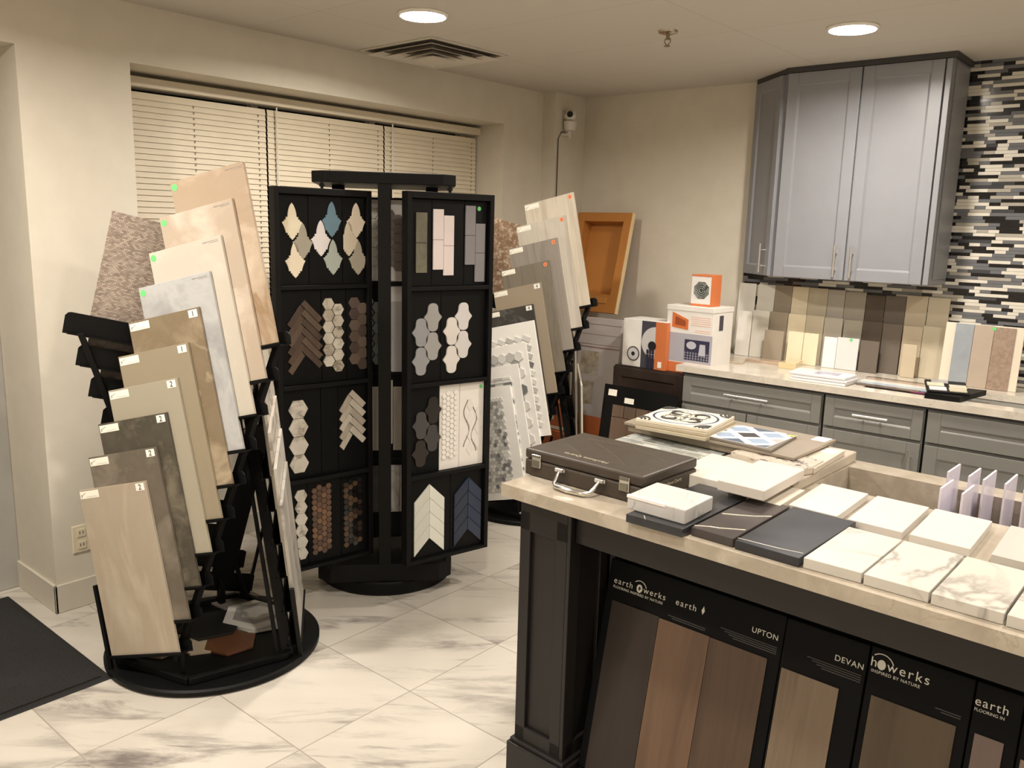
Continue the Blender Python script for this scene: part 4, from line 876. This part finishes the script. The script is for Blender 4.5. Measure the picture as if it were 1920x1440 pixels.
# flooring display boards beneath the top
kk = .2; tilt = math.degrees(math.atan(kk))
def knee_board(x0, x1, planks, label, brand=None, earth=None, title=None, ztop=.70, dy=0, lines=None):
    H = ztop / math.cos(R(tilt)) - .12
    t = thing('flooring_display_board', label, 'display board', onI(T(x0, .0735 + dy, .118) @ RX(-tilt)), 'flooring boards under the island top')
    MB().box((0, 0, 0), (x1 - x0, .012, H)).build('backing', plain((6, 6, 7), .6, 0, .15), t, bev=.002)
    for a, b_, mt, zt in planks: MB().box((a - x0, -.003, .0), (b_ - x0, 0, zt)).build('plank', mt, t, bev=.0008)
    if brand is not None:
        bx, bz = brand
        cut = t
        text('brand_lettering', 'earth', .0235, WHITEINK, t, T(bx, -.0008, bz) @ FACE, spacing=1.25); text('brand_lettering', 'werks', .0235, WHITEINK, t, T(bx + .096, -.0008, bz) @ FACE, spacing=1.25)
        text('tagline', 'FLOORING INSPIRED BY NATURE', .0098, WHITEINK, t, T(bx, -.0008, bz - .013) @ FACE, spacing=1.1)
        g = MB(); g.front(ngon(16, .009, 0, (bx + .083, bz + .007), 1.25), -.001, 0)
        g.tube([(bx + .083 + .022 * math.cos(R(q)), -.001, bz + .006 + .022 * math.sin(R(q))) for q in range(20, 140, 8)], .0013, 6)
        g.build('brand_emblem', WHITEINK, t)
        MB().front([(bx + .083, bz + .001), (bx + .088, bz + .008), (bx + .083, bz + .014), (bx + .079, bz + .007)], -.0016, -.001).build('emblem_flame', plain((30, 30, 30), .5), t)
    if earth:
        ex, ez = earth
        text('brand_lettering', 'earth', .0235, WHITEINK, t, T(ex, -.0008, ez) @ FACE, spacing=1.25)
        MB().front([(ex + .080, ez - .002), (ex + .085, ez + .008), (ex + .081, ez + .020), (ex + .076, ez + .008)], -.001, 0).build('brand_leaf', WHITEINK, t)
        text('tagline', 'FLOORING INSPIRED', .0085, GREYINK, t, T(ex, -.0008, ez - .013) @ FACE) if earth[2:] else None
    if title:
        text('board_title', title[0], .019, WHITEINK, t, T(title[1], -.0008, title[2]) @ FACE, 'RIGHT', spacing=1.1)
    if lines:
        g = MB()
        for x, z, L_, n_ in lines:
            for i in range(n_): g.box((x + i * .012, -.0006, z - i * .0052), (x + L_, 0, z - i * .0052 + .0022))
        g.build('fine_print', plain((62, 60, 58), .6), t)
    return t
w1 = wood((34, 26, 22), (43, 33, 28), .6, .45, c3=(28, 22, 19)); w2 = wood((90, 68, 51), (104, 80, 61), .6, .45, c3=(80, 60, 45)); w3 = wood((62, 46, 35), (80, 61, 46), .6, .45, c3=(52, 39, 29))
w4 = wood((92, 78, 63), (116, 99, 81), .42, .45, c3=(42, 36, 30)); w5 = wood((68, 55, 40), (82, 67, 49), .5, .45, c3=(58, 46, 34)); w6 = wood((96, 80, 74), (112, 96, 88), .6, .4); w7 = wood((120, 104, 88), (134, 118, 102), .6, .4)
knee_board(.250, .762, [(.275, .426, w1, .483), (.427, .576, w2, .481), (.577, .732, w3, .48)], 'leftmost black flooring board under the island, three brown planks, marked UPTON',
           brand=(.020, .530), earth=(.216, .530), title=('UPTON', .50, .530), lines=[(.20, .495, .11, 2), (.35, .512, .15, 4)])
knee_board(.765, .958, [(.771, .908, w4, .475)], 'black flooring board marked DEVAN with one greyish rustic plank', title=('DEVAN', .188, .535), lines=[(.06, .52, .125, 4)], dy=-.004)
knee_board(.961, 1.172, [(.977, 1.151, w5, .487)], 'black flooring board with one wide brown plank, right of the DEVAN board', brand=(-.075 + .002, .535), lines=[(.12, .505, .05, 2)], dy=-.001) if False else None
t = knee_board(.961, 1.172, [(.977, 1.151, w5, .487)], 'black flooring board with one wide brown plank, right of the DEVAN board', lines=[(.145, .508, .05, 2)], dy=.0)
text('brand_lettering', 'werks', .030, WHITEINK, t, T(.038, -.0008, .55) @ FACE, spacing=1.25); text('tagline', 'INSPIRED BY NATURE', .0098, WHITEINK, t, T(.006, -.0008, .537) @ FACE, spacing=1.1)
text('brand_lettering', 'h', .030, WHITEINK, t, T(.002, -.0008, .55) @ FACE)
g = MB(); g.front(ngon(16, .009, 0, (.026, .558), 1.25), -.001, 0); g.tube([(.026 + .026 * math.cos(R(q)), -.001, .556 + .026 * math.sin(R(q))) for q in range(20, 140, 8)], .0013, 6); g.build('brand_emblem', WHITEINK, t)
t = knee_board(1.175, 1.262, [(1.186, 1.24, w6, .488)], 'narrow black flooring board with one grey-brown plank, second from the right edge', lines=[])
text('brand_lettering', 'earth', .026, WHITEINK, t, T(.001, -.0008, .545) @ FACE, spacing=1.15); text('tagline', 'FLOORING IN', .009, WHITEINK, t, T(.002, -.0008, .533) @ FACE)
t = knee_board(1.265, 1.60, [(1.272, 1.58, w7, .47)], 'rightmost black flooring board under the island, cut off by the picture edge')
text('brand_lettering', 'earth', .030, WHITEINK, t, T(.008, -.0008, .53) @ FACE, spacing=1.2)
o = MB().box((.30, .045, .1005), (.62, .065, .118)).build('catalogue_binder', plain((20, 34, 44), .3), None, ISL, bev=.002); tag(o, 'dark teal binder lying at the foot of the leftmost flooring board', 'binder')
# ---- things on the island
def flatI(name, P, z0, z1, mat, label, cat='stone sample', group=None, bev=.0015, tiltM=None):
    cx = sum(p[0] for p in P) / len(P); cy = sum(p[1] for p in P) / len(P)
    o = MB().slab([(p[0] - cx, p[1] - cy) for p in P], 0, z1 - z0).build(name, mat, None, onI(T(cx, cy, z0)) @ (tiltM or Matrix.Identity(4)), bev=bev)
    return tag(o, label, cat, group)
Z0 = .9005
# briefcase
cs = thing('sample_case', 'brown hard sample case with chrome latches and handle lying on the island', 'case', onI(T(-.015, .115, Z0)))
casem = stone((62, 53, 43), (55, 47, 38), 30, .5, bmp=.15)
MB().box((0, 0, 0), (.40, .275, .048)).build('lower_shell', casem, cs, bev=.006); MB().box((0, 0, .0495), (.40, .275, .078)).build('lid', casem, cs, bev=.006)
for x in (.045, .345):
    l = MB().box((x - .016, -.004, .028), (x + .016, 0, .066)).build('latch', CHROME, cs, bev=.002)
    MB().box((x - .012, -.007, .030), (x + .012, -.004, .05)).box((x - .014, -.008, .058), (x + .014, -.004, .066)).build('latch_plate', plain((150, 150, 140), .2, 1), l, bev=.001)
h = MB().tube([(.135, -.008, .040), (.137, -.020, .030), (.142, -.04, .012), (.156, -.052, .009), (.20, -.055, .008), (.25, -.052, .009), (.264, -.04, .012), (.269, -.020, .030), (.271, -.008, .040)], [.0055, .0055, .006, .007, .008, .007, .006, .0055, .0055], 12).build('handle', plain((222, 220, 214), .2, 1), cs, smooth=True)
for x in (.135, .271): MB().cyl((x - .013, -.009, .041), (x + .013, -.009, .041), .006, n=14).box((x - .016, -.006, .036), (x + .016, 0, .046)).build('handle_hinge', CHROME, h)
text('brand_lettering', 'HanStone Quartz', .021, plain((170, 160, 142), .4), cs, T(.262, .045, .0785) @ RZ(180), 'LEFT')
text('side_lettering', 'HanStone Quartz', .013, plain((170, 160, 142), .4), cs, T(.4005, .10, .03) @ RZ(90) @ FACE, 'LEFT')
g = MB()
for (ax, ay), (bx_, by_) in (((.10, .20), (.30, .06)), ((.05, .12), (.16, .05)), ((.22, .23), (.36, .17)), ((.06, .22), (.20, .24))):
    g.tube([(ax + (bx_ - ax) * s + .012 * math.sin(s * 3), ay + (by_ - ay) * s, .0781) for s in [i / 10 for i in range(11)]], .0004, 5)
g.build('scuff_mark', plain((112, 98, 80), .6), cs)
blk = stone((34, 35, 38), (48, 49, 52), 8, .25, c3=(28, 28, 30)); blk2 = stone((62, 56, 56), (70, 64, 62), 8, .22)
def veinline(o, pts, wdt, z):
    MB().tube([(x, y, z) for x, y in pts], wdt, 6).build('white_vein', plain((214, 206, 188), .3), o)
gI = 'stone samples laid out on the island'
o = flatI('stone_sample', [(.423, -.012), (.577, -.008), (.570, .345), (.418, .345)], Z0, .921, blk, 'black stone sample with a faint fleck, under the left marble block', group=gI)
veinline(o, [(-.035, -.16), (-.02, -.178)], .0009, .021)
o = flatI('stone_sample', [(.403, .020), (.566, .020), (.559, .165), (.396, .165)], .9215, .958, stone((196, 193, 189), (180, 177, 173), 7, .4, vein=(140, 137, 134), vs=6), 'thick grey white marble block with a paper strip, beside the sample case', group=gI, bev=.003)
MB().box((-.079, -.0735, .030), (.03, -.0645, .0368)).build('paper_strip', plain((236, 230, 222), .5), o)
o = flatI('stone_sample', [(.583, .022), (.690, .022), (.682, .34), (.578, .34)], Z0, .921, blk2, 'brown black stone sample crossed by two white veins', group=gI)
veinline(o, [(-.05, -.145), (-.02, -.125), (.0, -.118), (.05, -.085)], .0018, .0205); veinline(o, [(-.045, -.02), (-.01, -.0), (.02, .02), (.05, .05)], .002, .0205)
o = flatI('stone_sample', [(.697, .018), (.846, .018), (.846, .345), (.689, .345)], Z0, .921, blk, 'large charcoal stone sample between the veined black one and the white row', group=gI)
veinline(o, [(-.075, -.145), (-.03, -.142), (.02, -.138), (.07, -.128)], .0007, .0205)
wq = [stone((204, 199, 189), (196, 191, 180), 3, .25, vein=(166, 160, 152), vs=1.6, vw=.03), stone((204, 199, 189), (197, 192, 181), 3, .25, vein=(158, 153, 146), vs=2.2, vw=.04), stone((204, 199, 189), (197, 192, 181), 3, .25, vein=(156, 150, 142), vs=1.8, vw=.03)]
pw = stone((205, 199, 190), (201, 195, 186), 5, .35)
fr = [(.853, .973, 'nearest black sample'), (.978, 1.102, 'second of the front row'), (1.107, 1.232, 'third of the front row'), (1.237, 1.365, 'last of the front row, cut by the picture edge')]
for i, (a_, b_, s_) in enumerate(fr):
    flatI('stone_sample', [(a_, .028 + (i == 0) * -.004), (b_, .030), (b_ - .004, .290), (a_ - .004, .290)], Z0, .924, wq[i % 3], ['white quartz sample with faint veins next to the charcoal one, front row', 'white quartz sample with broad grey veins, second in the front row', 'white quartz sample with a small grey smudge, third in the front row', 'veined white quartz sample cut off at the right edge, front row'][i], group=gI)
bk = [(.672, .797), (.822, .950), (.966, 1.095), (1.137, 1.262)]
for i, (a_, b_) in enumerate(bk):
    flatI('stone_sample', [(a_, .352), (b_, .352), (b_ - .012, .600), (a_ - .014, .600)], Z0 if i != 3 else Z0, .921, [pw, stone((204, 197, 189), (200, 193, 185), 5, .35), pw, stone((188, 183, 175), (180, 175, 167), 5, .35)][i],
          ['plain white stone sample, leftmost in the back row', 'plain white stone sample, second in the back row', 'plain white stone sample, third in the back row, before a gap', 'light grey stone sample at the right edge, back row'][i], group=gI)
# middle left stack
flatI('stone_sample', [(.335, .350), (.505, .350), (.49, .60), (.315, .60)], Z0, .938, stone((214, 206, 194), (206, 198, 186), 5, .35), 'thick cream block leaning in the middle of the island, behind the marble block', group=gI, bev=.002)
flatI('stone_sample', [(.560, .325), (.662, .325), (.652, .50), (.555, .50)], Z0, .922, stone((210, 200, 184), (198, 188, 172), 6, .4), 'small beige stone piece under the upper white block', group=gI)
flatI('stone_sample', [(.510, .275), (.640, .275), (.628, .545), (.497, .545)], .9385, .966, stone((206, 197, 186), (200, 191, 180), 5, .4), 'thick white block raised on top of the others, centre of the island', group=gI, bev=.002)
gran = stone((196, 186, 172), (178, 167, 152), 7, .3, spots=(92, 82, 78))
flatI('stone_sample', [(.375, .605), (.600, .565), (.618, .62), (.612, .72), (.378, .72)], .9335, .955, gran, 'beige granite slab with dark speckles behind the white blocks', group=gI, bev=.003)
flatI('stone_sample', [(.345, .505), (.618, .505), (.612, .985), (.345, .985)], Z0, .9325, stone((190, 179, 162), (172, 161, 144), 6, .35, bmp=.8), 'large beige stone slab with a rough broken edge, along the trough', group=gI, bev=.004)
# glass mosaic sheet
m, nt, b = newmat('glass_mosaic', .12)
v = coords(nt, rnd=False); br = nt.nodes.new('ShaderNodeTexBrick'); br.offset = .37; br.squash = .6; br.squash_frequency = 3
br.inputs['Scale'].default_value = 1; br.inputs['Brick Width'].default_value = .085; br.inputs['Row Height'].default_value = .0145; br.inputs['Mortar Size'].default_value = .0006
br.inputs['Color1'].default_value = (0, 0, 0, 1); br.inputs['Color2'].default_value = (1, 1, 1, 1); br.inputs['Mortar'].default_value = (.55, .55, .55, 1)
nt.links.new(v, br.inputs['Vector']); nt.links.new(ramp(nt, br.outputs['Color'], [(.0, (136, 132, 118)), (.3, (190, 194, 188)), (.55, (214, 214, 206)), (.8, (164, 174, 178)), (1, (112, 108, 98))]), b.inputs['Base Color'])
n = noise(nt, v, 22, 3); bump(nt, b, n, .35, .004)
flatI('stone_sample', [(.02, .43), (.325, .42), (.325, .78), (.02, .78)], Z0, .921, stone((196, 190, 180), (172, 166, 156), 8, .4), 'pale stone slab under the shiny glass mosaic sheet', group=gI)
flatI('glass_mosaic_sheet', [(-.005, .43), (.330, .402), (.328, .70), (-.012, .72)], .9215, .929, m, 'shiny grey glass strip mosaic sheet lying behind the sample case', 'tile', bev=.001)
o = flatI('stone_sample', [(0.0, .805), (.12, .805), (.12, .925), (0.0, .925)], Z0, .933, stone((210, 202, 190), (186, 178, 168), 12, .4), 'marble piece propping up the large taupe tile', group=gI)
o = flatI('stone_sample', [(.20, .805), (.33, .805), (.33, .925), (.20, .925)], Z0, .933, stone((190, 180, 166), (170, 160, 148), 12, .4), 'second beige piece propping up the large taupe tile', group=gI)
flatI('floor_tile', [(-.035, .665), (.37, .655), (.54, .94), (-.065, .945)], .9335, .9555, stone((136, 124, 106), (128, 116, 98), 6, .4), 'second taupe floor tile hidden under the large labelled one', 'tile')
A = flatI('floor_tile', [(-.045, .655), (.555, .640), (.555, .955), (-.075, .965)], .956, .965, stone((150, 138, 122), (140, 128, 112), 6, .4), 'large taupe floor tile with a white label, under the patterned tiles', 'tile')
MB().box((.25, .09, .009), (.295, .15, .0095)).build('paper_label', STICK, A)
Bt = flatI('floor_tile', [(.535, .63), (.622, .63), (.605, .90), (.545, .90)], .9335, .950, stone((206, 194, 176), (196, 184, 166), 6, .4), 'pale beige floor tile with a white label, right of the large taupe one', 'tile')
MB().box((-.02, .06, .0165), (.02, .12, .017)).build('paper_label', STICK, Bt)
# diamond patterned tile
dt = flatI('patterned_tile', [(-.12 + .36, .655 + .0), (.485, .640), (.460, .875), (.225, .885)], .9655, .974, plain((118, 110, 100), .4), 'blue, white and black diamond patterned tile lying on the taupe tile', 'tile')
cB = {'b': plain((150, 168, 190), .35), 'n': plain((84, 98, 116), .35), 'k': plain((62, 60, 60), .35), 'w': plain((228, 224, 222), .35), 'g': plain((178, 172, 168), .35)}
def clip(P, h=.108):
    for ax, sg in ((0, 1), (0, -1), (1, 1), (1, -1)):
        Q = []
        for i in range(len(P)):
            a, b_ = P[i - 1], P[i]; ia, ib = a[ax] * sg <= h, b_[ax] * sg <= h
            if ia != ib:
                k = (h * sg - a[ax]) / (b_[ax] - a[ax]); Q.append((a[0] + (b_[0] - a[0]) * k, a[1] + (b_[1] - a[1]) * k))
            if ib: Q.append(b_)
        P = Q
        if not P: return P
    return P
da, db_ = .057, .052
MB().box((-.11, -.11, .0088), (.11, .11, .0091)).build('white_lattice', cB['w'], dt)
for x, y, c in ((0, 0, 'k'), (-da, db_, 'b'), (da, db_, 'b'), (-da, -db_, 'b'), (da, -db_, 'b'), (0, 2 * db_, 'n'), (0, -2 * db_, 'n'), (2 * da, 0, 'g'), (-2 * da, 0, 'n'), (2 * da, 2 * db_, 'n'), (-2 * da, -2 * db_, 'n'), (-2 * da, 2 * db_, 'g'), (2 * da, -2 * db_, 'n')):
    P = clip([(x - da * .7, y), (x, y - db_ * .7), (x + da * .7, y), (x, y + db_ * .7)])
    if len(P) > 2: MB().slab(P, .0091, .0094).build('diamond', cB[c], dt)
MB().box((.085, .085, .0094), (.112, .10, .0098)).build('yellow_sticker', plain((220, 210, 90), .5), dt)
# stack of three encaustic-look tiles
sx = [('bottom', .9655, 6), ('middle', .9765, 3), ('top', .9875, 0)]
top = None
for nm_, z, jit in sx:
    cc = (.137, .742)
    o = MB().box((-.122, -.122, 0), (.122, .122, .0105)).build('patterned_tile', plain((176, 164, 140) if nm_ != 'top' else (214, 204, 184), .5), None, onI(T(cc[0] + jit * .002, cc[1] - jit * .002, z) @ RZ(8 - jit * .6)), bev=.0012)
    tag(o, nm_ + ' tile of the stack of three on the island' + (', scrolls in a circle' if nm_ == 'top' else ''), 'tile', 'stacked patterned tiles'); top = o
kb = plain((58, 56, 54), .45); z = .0105
def ring(r0, r1, m_, z_, n=48):
    g = MB()
    for i in range(n):
        a0_, a1_ = 2 * math.pi * i / n, 2 * math.pi * (i + 1) / n
        g.slab([(r0 * math.cos(a0_), r0 * math.sin(a0_)), (r1 * math.cos(a0_), r1 * math.sin(a0_)), (r1 * math.cos(a1_), r1 * math.sin(a1_)), (r0 * math.cos(a1_), r0 * math.sin(a1_))], z_, z_ + .0004)
    return g
ring(.100, .108, 0, z).build('black_ring', kb, top); ring(.108, .118, 0, z).build('white_ring', plain((232, 228, 220), .4), top); ring(.090, .100, 0, z).build('white_ring', plain((232, 228, 220), .4), top)
for q in range(4):
    M = RZ(90 * q + 45); g = MB()
    for sy in (-1, 1):
        g2 = MB().tube([M @ Vector((.020 + a * .00018, sy * (.008 + .030 * math.sin(R(a * .62)))  , z + .0005)) for a in range(0, 300, 20)], .0013, 6)
        g2.build('thin_scroll', kb, top)
    pts = [M @ Vector((.055 + (.026 - a * .00004) * math.cos(R(a)), (.024 - a * .00003) * math.sin(R(a)), z + .0006)) for a in range(-60, 200, 14)]
    g.tube(pts, [.002 + .0035 * math.sin(math.pi * i / (len(pts) - 1)) for i in range(len(pts))], 6).build('black_scroll', kb, top)
st = MB().slab([(.022 * math.cos(R(a)) if k % 2 == 0 else .006 * math.cos(R(a)), .022 * math.sin(R(a)) if k % 2 == 0 else .006 * math.sin(R(a))) for k, a in enumerate(range(0, 360, 45))], z, z + .0008).build('black_star', kb, top)
for sx_ in (-1, 1):
    for sy_ in (-1, 1):
        for r in (.014, .026, .040): MB().tube([(sx_ * (.118 - r * math.cos(R(a))), sy_ * (.118 - r * math.sin(R(a))), z + .0003) for a in range(0, 91, 15)], .0034, 6).build('corner_curl', kb, top)
# upright sheets in the trough
shm = plain((214, 208, 218), .12)
sheets = [(.940, .668, .11, .958), (.925, .782, .115, .976), (.992, .668, .11, .955), (.977, .782, .115, .975), (1.015, .770, .13, .976), (1.066, .770, .13, .976), (1.112, .760, .13, .972)]
nmz = ['first white sheet from the left standing in the trough, lower one', 'tall white sheet right behind the first one in the trough', 'second pair of sheets in the trough, the lower one', 'second pair of sheets in the trough, the taller one behind',
       'single white sheet in the middle of the upright row in the trough', 'upright white sheet near the right edge of the trough row', 'last upright white sheet, cut off at the right edge']
for (x, y, L_, zt), lab in zip(sheets, nmz):
    o = MB().box((0, 0, 0), (.0055, L_, zt - .6205)).build('sample_sheet', shm, None, onI(T(x, y, .6205)), bev=.0008); tag(o, lab, 'sample sheet', 'white sheets standing in the trough')
